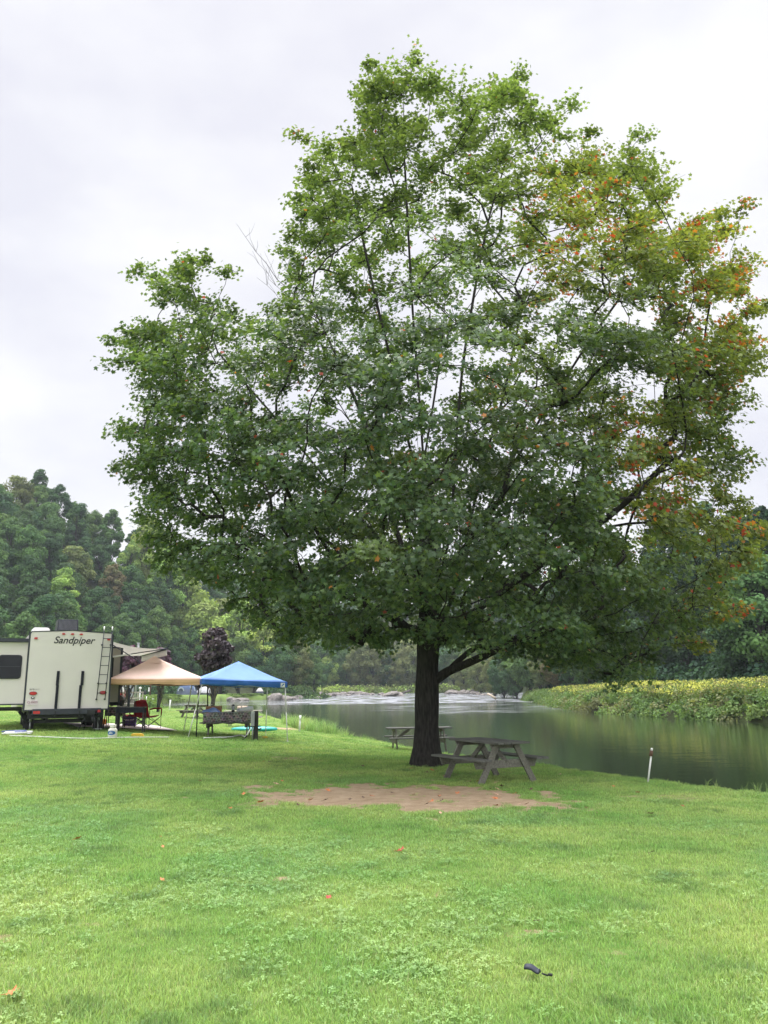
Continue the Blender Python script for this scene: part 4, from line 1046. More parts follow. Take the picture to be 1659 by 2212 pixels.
MB().tube([(-.42, 0, -.055), (-.1, 0, 0), (.14, 0, .02)], [.06, .075, .08], 14).build('roll', M_WHITE, t); MB().tube([(-.34, .0, -.04), (-.32, .0, -.037)], .072, 14).build('tie', M_GREYM, t)
t = empty('portable_lantern', tw(.10, .12), 0, 'small dark grey lantern standing in the middle of the patterned cloth', 'lantern')
MB().lathe([(.0, 0), (.055, 0), (.06, .03), (.05, .05), (.05, .06)]).build('base', M_BLACK, t); MB().lathe([(.045, .06), (.05, .12), (.045, .20)]).build('globe', M_GREYM, t); MB().lathe([(.05, .20), (.055, .22), (.03, .25), (0, .255)]).build('cap', M_BLACK, t)
MB().tube([(-.05, 0, .22), (-.04, 0, .30), (0, 0, .33), (.04, 0, .30), (.05, 0, .22)], .005, 6).build('handle', M_GREYM, t)
p2q = (p2[0] - .05, p2[1], p2[2] + .05 + .86)
t = empty('rolled_towel', p2q, R(10), 'beige rolled towel lying on the table nearest the water', 'towel')
MB().tube([(-.26, 0, 0), (-.2, 0, .005), (.2, 0, -.005), (.26, 0, 0)], [.09, .115, .12, .085], 12).build('roll', pmat('towel', (.45, .36, .28), .95, var=.25, scale=12, bump=.4), t)
MB().tube([(-.08, 0, 0), (-.05, 0, 0)], .122, 12).build('strap', M_BLACKF, t)

# ---- utility hook-up post beside that table, and its hoses
pp_ = G(552, 1599)
t = empty('utility_post', pp_, R(6), 'short dark timber utility post with a grey meter box, right of the cloth-covered table', 'utility post')
MB().box((0, 0, .44), (.15, .14, .98)).build('post', pmat('creosote_wood', (.035, .033, .030), .85, var=.5, scale=8, bump=.5, stretch=(5, 5, .6)), t, .008)
m = MB(); m.box((-.10, -.10, .68), (.12, .10, .46)); m.build('meter_box', M_GREYM, t, .01)
MB().box((-.10, -.152, .70), (.09, .006, .30)).build('cover', pmat('grey_cover', (.30, .31, .31), .5, var=.1), t)
MB().tube([(-.10, -.10, .45), (-.105, -.10, .2), (-.10, -.10, 0)], .022, 8).build('conduit', M_GREYM, t)
def on_ground(pts, dz=.02): return [(x, y, gz(x, y) + dz) for x, y in pts]
def hose(name, pts, r, mat, label, cat='hose', start=None):
    P_ = [np.array(p, float) for p in pts]; o = []
    for i in range(len(P_) - 1):
        p0 = P_[max(i - 1, 0)]; p1 = P_[i]; p2_ = P_[i + 1]; p3 = P_[min(i + 2, len(P_) - 1)]
        for tt in np.linspace(0, 1, 7)[:-1]:
            o.append(.5 * ((2 * p1) + (-p0 + p2_) * tt + (2 * p0 - 5 * p1 + 4 * p2_ - p3) * tt ** 2 + (-p0 + 3 * p1 - 3 * p2_ + p3) * tt ** 3))
    o.append(P_[-1]); x = MB().tube(o, r, 8).build(name, mat); return props(x, label, cat)
g = [G(a_, b_) for a_, b_ in ((440, 1596.5), (470, 1595.5), (500, 1594), (520, 1590))]
hose('water_hose', [q + np.array([0, 0, .03]) for q in g] + [np.array(pp_) + np.array([-.32, -.05, .12]), np.array(pp_) + np.array([-.14, -.12, .40])], .022, M_WHITE, 'white hose curving down from the utility post to the grass')
hose('black_cable', [np.array(pp_) + np.array([-.2, -.1, .30]), np.array(pp_) + np.array([-.30, -.2, .10]), np.array(pp_) + np.array([-.42, -.35, .02]), np.array(pp_) + np.array([-.62, -.5, .02])], .018, M_BLACK, 'black cable drooping beside the utility post onto the grass', 'cable')
g = [G(a_, b_) for a_, b_ in ((20, 1592.5), (60, 1594), (120, 1596), (170, 1598.5), (210, 1598.2), (250, 1597), (300, 1596), (365, 1595.5))]
hose('supply_hose', [q + np.array([0, 0, .04]) for q in g], .013, M_WHITED, 'long white hose lying in the grass in front of the trailer')
c = G(36, 1588.5); pts = []
for k in range(64):
    a = k * .36; r_ = .22 + .09 * math.sin(k * .23) + .03 * math.sin(k * .9); pts.append((1.35 * r_ * math.cos(a) + .06 * math.sin(k * .11), r_ * math.sin(a) * 1.5, .035 + .0012 * k))
t = empty('coiled_hose', c, 0, 'white and blue hose coiled on the grass at the trailer\'s left wheel', 'hose')
MB().tube(pts[:50], .017, 7).build('hose_coil', M_WHITE, t); MB().tube(pts[49:], .016, 7).build('blue_coil', pmat('blue_hose', (.10, .13, .38), .5), t)
for (px_, py_, lb) in ((548, 1595, 'small yellow plastic block in the grass right of the utility post'), (297, 1592, 'yellow wheel chock lying in the grass in front of the black table')):
    q = G(px_ + (24 if px_ > 500 else 0), py_ if px_ < 500 else 1594.5); m = MB(); m.prism([(-.19, 0), (.19, 0), (.17, .075), (.10, .10), (-.15, .10), (-.18, .07)], -.07, .07)
    o = m.build('wheel_chock', M_YEL, None, .008); o.location = q; o.rotation_euler = (0, 0, R(8)); o.scale = (1, 1, 1) if px_ < 500 else (.5, .6, .6); props(o, lb, 'chock')
# ---- teal kayak on the grass
k0 = at(549, 33.5)
t = empty('kayak', (k0[0], k0[1], k0[2]), R(-4), 'small teal kayak lying on the grass behind the cloth-covered table', 'kayak'); t.scale = (1, 1, 1.35)
m = MB()
secs = []
for i in range(17):
    u = i / 16; x = (u - .5) * 1.9; w_ = .36 * (1 - abs(2 * u - 1) ** 2.6) + .01; zc = .05 * (2 * u - 1) ** 2; h = .16 * (1 - .6 * abs(2 * u - 1) ** 3)
    secs.append([(x, w_ * math.cos(a), zc + h * (.5 + .5 * math.sin(a)) ) for a in np.linspace(0, 2 * math.pi, 15)[:-1]])
vs = [v for s_ in secs for v in s_]; n_ = 14
m.add(vs, [(i * n_ + k, i * n_ + (k + 1) % n_, (i + 1) * n_ + (k + 1) % n_, (i + 1) * n_ + k) for i in range(16) for k in range(n_)] + [tuple(range(n_))[::-1], tuple(16 * n_ + k for k in range(n_))], True)
m.build('hull', M_TEAL, t)
m = MB(); m.lathe([(.10, .0), (.115, .03), (.10, .05), (.085, .03)], (0, 0, .14)); o = m.build('cockpit_rim', M_BLACK, t); o.scale = (2.4, 1.5, 1)
MB().tube([(.16, -.33, .12), (.20, -.36, .10), (.32, -.36, .10), (.36, -.33, .12)], .022, 8).build('carry_handle', M_BLACK, t)

# ---- canopies
def canopy(name, corners, peak, zv, vh, feet, leg_mat, top_mat, val_mat, label, seams=True, sag=.02, emblem=False, lr=.022):
    """corners LF, RF, RB, LB at the eave; peak; valance height vh; feet = ground points of the legs"""
    base = np.mean(np.array(feet), 0); t = empty(name, base, 0, label, 'canopy', 'pop-up canopies at the campsite')
    C4 = [np.array(c) - base for c in corners]; pk = np.array(peak) - base
    m = MB(); n = 12
    for i in range(4):
        a, b = C4[i], C4[(i + 1) % 4]
        def fn(u, v):
            e = a + (b - a) * u; q = e + (pk - e) * v
            q = q + np.array([0, 0, -sag * 4 * math.sin(math.pi * v) * (.3 + .7 * math.sin(math.pi * u)) - sag * .6 * math.sin(math.pi * u) * (1 - v) + .008 * math.sin(11 * u + 5 * i) * math.sin(7 * v)])
            return q
        m.grid(fn, n, 8)
    bmx = m.build('roof_fabric', top_mat, t, fix=False)
    bm = bmesh.new(); bm.from_mesh(bmx.data); bmesh.ops.remove_doubles(bm, verts=bm.verts, dist=.004); bmesh.ops.recalc_face_normals(bm, faces=bm.faces); bm.to_mesh(bmx.data); bm.free()
    bmx.modifiers.new('thickness', 'SOLIDIFY').thickness = .004
    m = MB()
    for i in range(4):
        a, b = C4[i], C4[(i + 1) % 4]; outw = unit((a + b) / 2 - np.array([pk[0], pk[1], (a + b)[2] / 2]))
        def fv(u, v):
            q = a + (b - a) * u; q = q + outw * (.012 + .022 * v * math.sin(u * 26 + i) * math.sin(math.pi * u) + .016 * math.sin(v * 11 + u * 3) * v)
            q = q + np.array([0, 0, -vh * v - sag * .6 * math.sin(math.pi * u) - .02 * v * math.sin(u * 9 + 2 * i)]); return q
        m.grid(fv, 26, 6)
    o = m.build('valance', val_mat, t, fix=False); o.modifiers.new('thickness', 'SOLIDIFY').thickness = .004
    for c, f in zip(C4, feet):
        f_ = np.array(f) - base; top = c + (pk - c) * np.array([.04, .04, 0]) + np.array([0, 0, -.03])
        midp = f_ + (top - f_) * .5
        m = MB().tube([f_, midp], lr * .8, 6); m.tube([midp, top], lr, 6); m.box(f_ + np.array([0, 0, .006]), (.09, .09, .012)); m.build('leg', leg_mat, t)
    m = MB()
    for i in range(4):
        a, b = C4[i] + np.array([0, 0, -.10]), C4[(i + 1) % 4] + np.array([0, 0, -.10]); a = a + (pk - a) * np.array([.04, .04, 0]); b = b + (pk - b) * np.array([.04, .04, 0]); c = (a + b) / 2; d = np.array([0, 0, .09])
        m.tube([a - d, c + d * .3], .010, 5); m.tube([a + d * .3, c - d], .010, 5); m.tube([b - d, c + d * .3], .010, 5); m.tube([b + d * .3, c - d], .010, 5)
        m.tube([C4[i] + np.array([0, 0, -.05]), pk + np.array([0, 0, -.05])], .011, 5)
    m.build('frame', leg_mat, t)
    return t, C4, pk
LF = P(436, 1466.5, 26.6); RFc = P(620, 1473, 27.6); rv = RFc - LF; bk = np.array([-rv[1], rv[0], 0]); LB = LF + bk; RB = RFc + bk
pkb = P(515, 1428.5, (LF[1] + RB[1]) / 2)
f0 = G(417, 1593.5); f1 = G(624, 1602); f2 = np.array([RB[0] - .1, RB[1] + .15, 0]); f2[2] = gz(f2[0], f2[1]); f3 = np.array([LB[0] - .2, LB[1] + .1, 0]); f3[2] = gz(f3[0], f3[1])
f1 = np.array([(624 - CX) / FPX * 27.4, 27.4, 0]); f1[2] = gz(f1[0], f1[1])
f0 = np.array([(417 - CX) / FPX * 26.4, 26.4, 0]); f0[2] = gz(f0[0], f0[1])
t, C4, pk = canopy('canopy_tent', [LF, RFc, RB, LB], pkb, 0, .175, [f0, f1, f2, f3], M_WHITED, M_BLUE, M_BLUEV, 'blue pop-up canopy with white slanted legs, over the cloth-covered picnic table')
e = C4[1] + (C4[0] - C4[1]) * .06; d_ = unit(C4[1] - C4[0]); az = math.atan2(d_[1], d_[0])
m = MB(); m.box((0, 0, 0), (.145, .004, .145)); o = m.build('emblem_patch', M_WHITE, t); o.location = Vector(e + np.array([.035, -.055, -.11])); o.rotation_euler = (0, 0, az)
m = MB(); m.prism([(-.05, -.055), (-.045, -.02), (.02, .045), (.055, .045), (.035, .0), (.0, -.01), (-.02, -.04)], -.006, -.002); o2 = m.build('emblem', M_BLUEV, o)
TLF = P(236, 1466, 26.5); TRF = P(435, 1466.5, 26.85); rv = TRF - TLF; bk = np.array([-rv[1], rv[0], 0]) * .98; TLB = TLF + bk + np.array([-.25, 0, 0]); TRB = TRF + bk
fe = []
for px_, Y_ in ((238, 26.5), (433.5, 26.85)):
    q = np.array([(px_ - CX) / FPX * Y_, Y_, 0]); q[2] = gz(q[0], q[1]); fe.append(q)
q = np.array([TRB[0], TRB[1], gz(TRB[0], TRB[1])]); fe.append(q); q = np.array([TLB[0] + .25, TLB[1], gz(TLB[0], TLB[1])]); fe.append(q)
t, C4, pk = canopy('canopy_tent', [TLF, TRF, TRB, TLB], P(333, 1418, 28.2), 0, .18, fe, M_BLACK, M_TAN, M_TANV, 'peach-tan pop-up canopy with black legs, between the trailer and the blue canopy', lr=.026)
# vent cap of the tan roof
m = MB(); 
for i in range(4):
    a = C4[i] + (pk - C4[i]) * .74 + np.array([0, 0, -.03]); b_ = C4[(i + 1) % 4] + (pk - C4[(i + 1) % 4]) * .74 + np.array([0, 0, -.03]); m.add([a, b_, pk + np.array([0, 0, .02])], [(0, 1, 2)])
o = m.build('vent_cap', M_TAN, t, fix=False); o.modifiers.new('thickness', 'SOLIDIFY').thickness = .004

# ---- the trailer
TRZ = R(27)
tx, TY, tz = at(141, 25.3)
T = empty('travel_trailer', (tx, TY, tz), TRZ, 'beige travel trailer with slide-outs and a rear ladder, parked on the left of the lawn', 'trailer')
hw = 1.22; z0, z1, LEN = .62, 2.98, 8.4
m = MB(); m.prism([(-hw, z0), (hw, z0), (hw, z1 - .05), (hw - .05, z1), (0, z1 + .06), (-hw + .05, z1), (-hw, z1 - .05)], 0.0, LEN); m.build('body', M_BEIGE, T)
m = MB()
for s in (-1, 1): m.box((s * (hw + .006), .03, (z0 + z1) / 2 - .02), (.05, .075, z1 - z0 - .02))
pr = [(-hw, z1 - .06), (-hw + .04, z1 + .012), (0, z1 + .075), (hw - .04, z1 + .012), (hw, z1 - .06)]
for a, b in zip(pr[:-1], pr[1:]): m.bar((a[0], .028, a[1]), (b[0], .028, b[1]), .07, .03)
m.box((0, .028, z0 + .006), (2 * hw, .07, .04)); m.build('corner_trim', M_DARKTRIM, T)
m = MB(); m.box((0, 4.2, z0 - .07), (2.2, 8.2, .14)); m.box((0, .12, z0 - .17), (2.2, .12, .16)); m.box((0, .5, z0 - .33), (1.9, .10, .12)); m.box((-.55, 1.4, z0 - .22), (.08, 2.6, .16)); m.box((.55, 1.4, z0 - .22), (.08, 2.6, .16)); m.build('chassis', M_BLACK, T)
BUM = MB(); BUM.box((0, -.09, z0 - .05), (1.98, .16, .16)); BUM.box((0, -.14, z0 + .035), (1.98, .05, .02)); bumper = BUM.build('bumper', M_DARKTRIM, T, .01)
for s in (-1, 1):
    MB().prism(rrect(s * .87, z0 - .055, .19, .085, .02), -.185, -.168).build('reflector', M_RED, bumper)
m = MB()
for s in (-1, 1): m.bar((s * .35, -.17, z0 - .02), (s * .35, -.17, z0 - .20), .06, .03, up=(1, 0, 0))
m.build('hitch_bracket', M_BLACK, bumper)
for x_ in (-.26, 0, .26): MB().prism(ellipse(x_, z1 - .04, .052, .026), -.03, .002).build('marker_light', M_RED, T)
for x_ in (-1.05, 1.10): MB().prism(rrect(x_, z1 - .19, .10, .06, .025), -.03, .002).build('marker_light', M_RED, T)
for x_ in (-1.00, 1.03):
    l = MB().prism(ellipse(x_, 1.13, .10, .047), -.03, .002).build('tail_light', M_RED, T); MB().prism(ellipse(x_, 1.13, .115, .057), -.012, .003).build('bezel', M_BLACK, l)
l = MB().prism(ellipse(-1.0, 1.0, .05, .03), -.04, .002).build('plate_lamp', M_BLACK, T); MB().prism(ellipse(-1.0, 1.005, .026, .016), -.05, -.041).build('lens', M_WHITE, l)
pl_ = MB().prism(rrect(-1.0, .87, .31, .155, .012), -.014, .002).build('licence_plate', pmat('plate_white', (.66, .58, .60), .4, var=.05), T)
text_part('plate_number', 'CJ-30029', .078, pmat('plate_ink', (.24, .10, .13), .5), pl_, (-1.0, -.017, .865), extrude=.001, bold=.0012)
text_part('dealer_sticker', "RV'S", .07, pmat('dark_print', (.05, .05, .06), .5), T, (-1.04, -.004, 1.245), extrude=.001); text_part('dealer_sticker', 'WORLD', .05, pmat('grey_print', (.32, .31, .30), .5), T, (-.92, -.004, 1.25), extrude=.001)
text_part('lettering', 'Sandpiper', .30, pmat('black_vinyl', (.02, .02, .022), .4), T, (.06, -.004, z1 - .24), shear=.28, extrude=.002, bold=.004)
for x0_, x1_ in ((-.33, -.315), (.385, .36)):
    m = MB(); m.bar((x0_, -.03, 1.80), (x0_ - .004, -.03, 1.36), .082, .05, up=(0, 1, 0)); m.bar((x1_ - .01, -.032, 1.365), (x1_ - .015, -.032, z0 + .02), .078, .05, up=(0, 1, 0)); m.build('rubber_strip', M_BLACKF, T, .006)
# ladder
m = MB()
for x_ in (.90, 1.15): m.tube([(x_ - .06, -.10, .92), (x_ - .03, -.10, 1.6), (x_, -.10, 2.3), (x_ + .03, -.10, z1 + .10)], .014, 8)
for k in range(7): m.tube([(.845 + .012 * k, -.10, 1.12 + .283 * k), (1.095 + .012 * k, -.10, 1.12 + .283 * k)], .011, 6)
lad = m.build('ladder', M_DARKTRIM, T)
for x_ in (.93, 1.18): MB().tube([(x_, -.10, z1 + .09), (x_, -.09, z1 + .17), (x_ + .01, -.03, z1 + .21), (x_ + .01, .04, z1 + .19)], .02, 8).build('roof_hook', M_WHITE, lad)
for x_, z_ in ((.84, .93), (1.09, .93), (.86, 1.42), (1.11, 1.42), (.90, 2.62), (1.16, 2.62)): MB().tube([(x_, -.10, z_), (x_, .0, z_)], .026, 8).build('standoff', M_BLACK, lad)
# roof
m = MB(); m.prism([(-.32, z1 + .05), (.32, z1 + .05), (.34, z1 + .22), (.31, z1 + .55), (-.31, z1 + .55), (-.34, z1 + .20)], 1.6, 2.4); ac = m.build('air_conditioner', M_DARKTRIM, T, .015)
m = MB()
for k in range(15): m.box((-.27 + .0385 * k, 1.588, z1 + .36), (.014, .02, .32))
m.build('grille', pmat('grille_grey', (.13, .135, .15), .5), ac)
m = MB(); m.prism(rrect(-.86, z1 + .11, .52, .20, .085), .9, 1.5); m.build('roof_vent', M_WHITE, T, .01)
m = MB(); m.lathe([(.10, 0), (.09, .08), (0, .10)], (-.28, 1.6, z1 + .06)); m.lathe([(.09, 0), (.08, .06), (0, .08)], (.55, 1.4, z1 + .05)); m.build('vent_cap', M_WHITE, T)
# slide-out, left
SL = MB(); SL.box((-hw - .49, 2.1, 1.745), (.98, 3.6, 1.88)); slide = SL.build('slide_out', M_BEIGE, T)
m = MB(); m.box((-hw - .49, .29, 2.71), (1.0, .06, .07)); m.box((-hw - .49, .29, .81), (1.0, .05, .04)); m.box((-hw - .99, .29, 1.75), (.04, .05, 1.9)); m.box((-hw - .49, 2.1, 2.74), (1.1, 3.8, .10)); m.build('slide_trim', M_DARKTRIM, slide)
wf = MB().prism(rrect(-hw - .48, 1.93, .66, .72, .09), .272, .298).build('window', M_BLACK, slide); MB().prism(rrect(-hw - .48, 1.93, .60, .66, .07), .262, .2715).build('pane', M_GLASS, wf)
m = MB(); m.box((-hw - .48, .2555, 1.94), (.60, .012, .014)); m.build('window_bar', M_DARKTRIM, wf)
m = MB(); m.box((-hw - .5, 1.0, .66), (1.1, .08, .10)); m.box((-hw - .5, .6, .70), (.9, .05, .06)); m.bar((-hw - .1, .35, .60), (-hw + .2, .5, .25), .08, .08); m.build('slide_rail', M_BLACK, T)
# slide-out, right
m = MB(); m.box((hw + .29, 2.5, 1.72), (.58, 1.7, 1.80)); s2 = m.build('slide_out', pmat('trailer_side_panel', (.40, .38, .34), .45, var=.04), T)
m = MB(); m.box((hw + .57, 1.64, 1.72), (.07, .04, 1.84)); m.box((hw + .29, 1.64, 2.63), (.6, .04, .05)); m.build('slide_trim', M_DARKTRIM, s2)
wf = MB().prism(rrect(hw + .17, 1.95, .30, .78, .07), 1.62, 1.648).build('window', M_BLACK, s2); MB().prism(rrect(hw + .17, 1.95, .26, .72, .06), 1.612, 1.6195).build('pane', M_GLASS, wf)
# wheels, jacks
for s in (-1, 1):
    for y_ in (2.6, 3.5):
        wv = MB(); wv.lathe([(.20, -.11), (.34, -.11), (.37, -.06), (.37, .06), (.34, .11), (.20, .11), (.20, -.11)], n=28); wo = wv.build('wheel', M_RUBBER, T); wo.rotation_euler = (0, R(90), 0); wo.location = (s * .98, y_, .37)
        r2 = MB().lathe([(.0, -.05), (.06, -.06), (.07, -.03), (.19, -.02), (.20, -.10), (.20, .10), (.19, .02), (.07, .03), (.06, .06), (0, .05)], n=20).build('rim', M_GREYM, wo)
    m = MB(); m.tube([(s * .99, .35, .62), (s * .99, .35, .28)], .04, 8); m.tube([(s * .99, .35, .30), (s * .99, .35, .03)], .022, 8); m.box((s * .99, .35, .015), (.22, .22, .03)); m.build('stabiliser_jack', M_GREYM, T)
    m = MB(); m.box((s * 1.02, .62, .30), (.30, .10, .56)); m.build('mud_flap', M_RUBBER, T)
# awning
inv = mat4((tx, TY, tz), TRZ).inverted()
A0 = P(233, 1383, 26.4); B0 = P(361, 1401, 27.4); B1 = P(306, 1416, 30.6); A1 = np.array(A0) + (B1 - B0) * 1.03
q4 = [inv @ Vector(v) for v in (A0, B0, B1, A1)]
m = MB(); m.grid(lambda u, v: (q4[0].lerp(q4[1], u)).lerp(q4[3].lerp(q4[2], u), v) - Vector((0, 0, .10 * math.sin(math.pi * u))), 12, 10); aw = m.build('awning', M_AWN, T, fix=False); aw.modifiers.new('thickness', 'SOLIDIFY').thickness = .005
MB().tube([q4[1], q4[2]], .042, 10).build('roller_bar', M_DARKTRIM, aw)
m = MB(); m.grid(lambda u, v: q4[1].lerp(q4[2], u) + Vector((.02 * math.sin(u * 9) * v, 0, -.03 - .20 * v)), 14, 3); o = m.build('awning_flap', M_AWN, aw, fix=False); o.modifiers.new('thickness', 'SOLIDIFY').thickness = .004
low = inv @ Vector(P(236, 1420, 26.7)); mid_ = q4[1].lerp(low, .5)
m = MB(); m.tube([q4[0] - Vector((0, 0, .05)), q4[0].lerp(q4[1], .5) - Vector((0, 0, .52)), q4[0].lerp(q4[1], .55) - Vector((0, 0, .60))], .018, 6); m.tube([low, low.lerp(q4[1], .55), q4[1]], .018, 6); m.build('awning_arm', M_DARKTRIM, aw)
m = MB(); m.tube([low.lerp(q4[1], .06), low.lerp(q4[1], .36)], .028, 8); m.build('arm_sleeve', M_WHITE, aw)

# ---- patio mat and camp things under the tan canopy
h = np.array([-math.sin(TRZ), math.cos(TRZ)]); lft = np.array([-math.cos(TRZ), -math.sin(TRZ)])
c0 = G(383, 1581.5)[:2]
m = MB()
def mt(u, v):
    q = c0 + lft * 3.3 * u + h * 4.6 * v; return (q[0], q[1], gz(q[0], q[1]) + .052 + .006 * math.sin(u * 23) * math.sin(v * 17))
m.grid(mt, 20, 24); o = m.build('patio_mat', M_PINK, None, fix=False); o.modifiers.new('thickness', 'SOLIDIFY').thickness = .006; props(o, 'pale pink outdoor mat spread on the grass beside the trailer', 'mat')
def legs4(t, w_, d_, h, r, mat, name='leg'):
    for sx_ in (-1, 1):
        for sy_ in (-1, 1): MB().tube([(sx_ * w_ / 2, sy_ * d_ / 2, -.03), (sx_ * w_ / 2, sy_ * d_ / 2, h)], r, 6).build(name, mat, t)
q = at(281, 26.6); t = empty('camp_table', q, R(8), 'black folding camp table under the tan canopy, behind the yellow chock', 'table')
m = MB(); m.box((0, 0, .77), (.90, .50, .03)); m.build('tabletop', M_BLACK, t, .006)
m = MB(); m.box((0, -.235, .68), (.88, .02, .15)); m.box((0, .235, .68), (.88, .02, .15)); m.box((-.43, 0, .68), (.02, .45, .15)); m.box((.43, 0, .68), (.02, .45, .15)); m.build('apron', M_BLACKF, t)
for sx_ in (-1, 1):
    for sy_ in (-1, 1): MB().box((sx_ * .41, sy_ * .21, .29), (.07 if sx_ < 0 else .035, .04, .64)).build('leg', M_BLACK, t)
MB().box((0, .1, .30), (.80, .02, .02)).build('stretcher', M_BLACK, t)
q = at(249, 27.9); t = empty('side_table', q, R(10), 'small table with a patterned cloth carrying the gas grill', 'table')
MB().box((0, 0, .70), (.62, .46, .03)).build('tabletop', M_BLACK, t, .005); legs4(t, .54, .38, .70, .016, M_BLACK)
o = cloth('tablecloth', q, R(100), .50, .66, .72, .30, .24, 'patterned brown cloth hanging from the small table below the gas grill', 'tablecloth')
g_ = q + np.array([0, 0, .735]); t = empty('gas_grill', g_, R(8), 'grey domed tabletop gas grill standing under the tan canopy', 'grill')
m = MB(); m.prism([(-.20, .02), (.20, .02), (.24, .20), (-.24, .20)], -.17, .17); m.box((-.16, 0, .01), (.05, .3, .02)); m.box((.16, 0, .01), (.05, .3, .02)); m.build('firebox', M_BLACK, t, .01)
prf = [(-.245, .205)] + [(.245 * -math.cos(a), .205 + .17 * math.sin(a) ** .75) for a in np.linspace(.08, math.pi - .08, 14)] + [(.245, .205)]
lid = MB().prism(prf, -.18, .18).build('lid', pmat('grey_enamel', (.12, .12, .11), .35, var=.1), t, .008); MB().tube([(-.12, -.19, .27), (-.10, -.225, .28), (.10, -.225, .28), (.12, -.19, .27)], .011, 7).build('handle', M_BLACK, lid)
MB().tube([(.235, -.02, .13), (.31, -.02, .13)], .018, 8).build('knob', M_GREYM, t)
q = np.array([(221 - CX) / FPX * 25.9, 25.9, 0]); q[2] = gz(q[0], q[1]); q = q + np.array([-.0, -.35, 0])
t = empty('griddle_stand', q, R(-4), 'black cooking griddle on thin splayed legs at the trailer\'s rear corner', 'griddle')
m = MB(); m.box((0, 0, .58), (.34, .28, .13), taper=1.06); m.box((0, 0, .50), (.28, .22, .05)); m.build('firebox', M_BLACK, t, .012)
MB().box((.25, 0, .56), (.16, .26, .018)).build('side_shelf', M_BLACKF, t); MB().lathe([(.0, 0), (.05, .01), (.07, .05), (.07, .17), (.05, .21), (0, .22)], (.05, 0, .26)).build('fuel_bottle', M_BLACK, t)
for sx_ in (-1, 1):
    for sy_ in (-1, 1): MB().tube([(sx_ * .14, sy_ * .10, .52), (sx_ * .26 - .06, sy_ * .2, 0)], .011, 6).build('leg', M_BLACK, t)
q = G(242.7, 1593.5); t = empty('propane_tank', q, R(-4), 'white propane cylinder with a blue label standing on the grass', 'propane tank'); t.scale = (.82, .82, .74)
MB().lathe([(0, .0), (.13, .0), (.155, .05), (.157, .08), (.157, .26), (.15, .31), (.11, .355), (.05, .375), (0, .38)], n=28).build('cylinder', M_CREAM, t)
m = MB()
for a0, a1 in ((200, 340), (20, 160)): m.grid(lambda u, v: (.105 * math.cos(R(a0 + (a1 - a0) * u)), .105 * math.sin(R(a0 + (a1 - a0) * u)), .36 + .12 * v), 12, 2)
m.lathe([(.11, .475), (.112, .485), (.105, .492), (.098, .485)], n=24); o = m.build('collar', M_CREAM, t, fix=False); o.modifiers.new('thickness', 'SOLIDIFY').thickness = .006
MB().lathe([(.02, .37), (.025, .43), (.035, .44), (.035, .46), (0, .465)], n=10).build('valve', M_BLACK, t)
m = MB(); m.grid(lambda u, v: (.1595 * math.cos(R(212 + 116 * u)), .1595 * math.sin(R(212 + 116 * u)), .185 + (v - .5) * .17 * math.sqrt(max(.02, 1 - (2 * u - 1) ** 2))), 16, 6); lb_ = m.build('label', pmat('blue_label', (.03, .12, .32), .5, var=.2, scale=14), t, fix=False)
for i_, (w1, zz) in enumerate((('Blue', .212), ('Rhino', .165))): text_part('label_text', w1, .058, M_WHITE, lb_, (0, -.163, zz), shear=.2, extrude=.001, bold=.001)
def camp_chair(px_, Y_, rz, label, seatmat, backmat, s=1.0, panel=None):
    q = at(px_, Y_); t = empty('camp_chair', (q[0], q[1], q[2] + .05), rz, label, 'camp chair', 'folding camp chairs on the mat'); t.scale = (s, s, s)
    # faces -y
    m = MB(); m.grid(lambda u, v: ((u - .5) * .56, -.25 + .5 * v, .44 - .06 * math.sin(math.pi * u) - .04 * v), 8, 8); o = m.build('seat', seatmat, t, fix=False); o.modifiers.new('t', 'SOLIDIFY').thickness = .02
    m = MB(); m.grid(lambda u, v: ((u - .5) * (.58 - .10 * max(0, v - .8) / .2), .25 + .15 * v + .05 * math.sin(math.pi * u), .38 + .56 * v - .03 * (2 * u - 1) ** 4 * v), 10, 10); o = m.build('backrest', backmat, t, fix=False); o.modifiers.new('t', 'SOLIDIFY').thickness = .025
    if panel:
        m = MB(); m.grid(lambda u, v: (.05 + .18 * u, .435 + .05 * math.sin(math.pi * (.6 + .3 * u)) - .0, .42 + .28 * v), 4, 4); o = m.build('back_pocket', panel, t, fix=False); o.modifiers.new('t', 'SOLIDIFY').thickness = .012
    for sx_ in (-1, 1):
        MB().tube([(sx_ * .33, .30, .62), (sx_ * .345, .05, .66), (sx_ * .345, -.26, .66), (sx_ * .335, -.30, .62), (sx_ * .33, -.29, .40)], [.026, .03, .03, .026, .018], 8).build('armrest', M_BLACKF if seatmat is M_BLACKF else M_REDF, t)
        for sy_ in (-1, 1): MB().tube([(sx_ * .33, sy_ * .30, 0), (sx_ * .33, sy_ * .29, .45 if sy_ < 0 else .92)], .011, 6).build('leg', M_BLACK, t)
    m = MB()
    for sy_ in (-1, 1): m.tube([(-.33, sy_ * .3, .05), (.33, sy_ * .3, .40)], .009, 6); m.tube([(.33, sy_ * .3, .05), (-.33, sy_ * .3, .40)], .009, 6)
    for sx_ in (-1, 1): m.tube([(sx_ * .33, -.3, .05), (sx_ * .33, .3, .40)], .009, 6); m.tube([(sx_ * .33, .3, .05), (sx_ * .33, -.3, .40)], .009, 6)
    m.build('cross_brace', M_BLACK, t); return t
camp_chair(318, 28.6, R(58), 'dark red camp chair with a grey pocket, right of the black table', M_REDF, M_REDF, 1.0, pmat('grey_mesh', (.13, .135, .15), .8))
camp_chair(283, 29.4, R(-40), 'red and black camp chair half hidden behind the black table', M_REDF, M_REDF, .98)
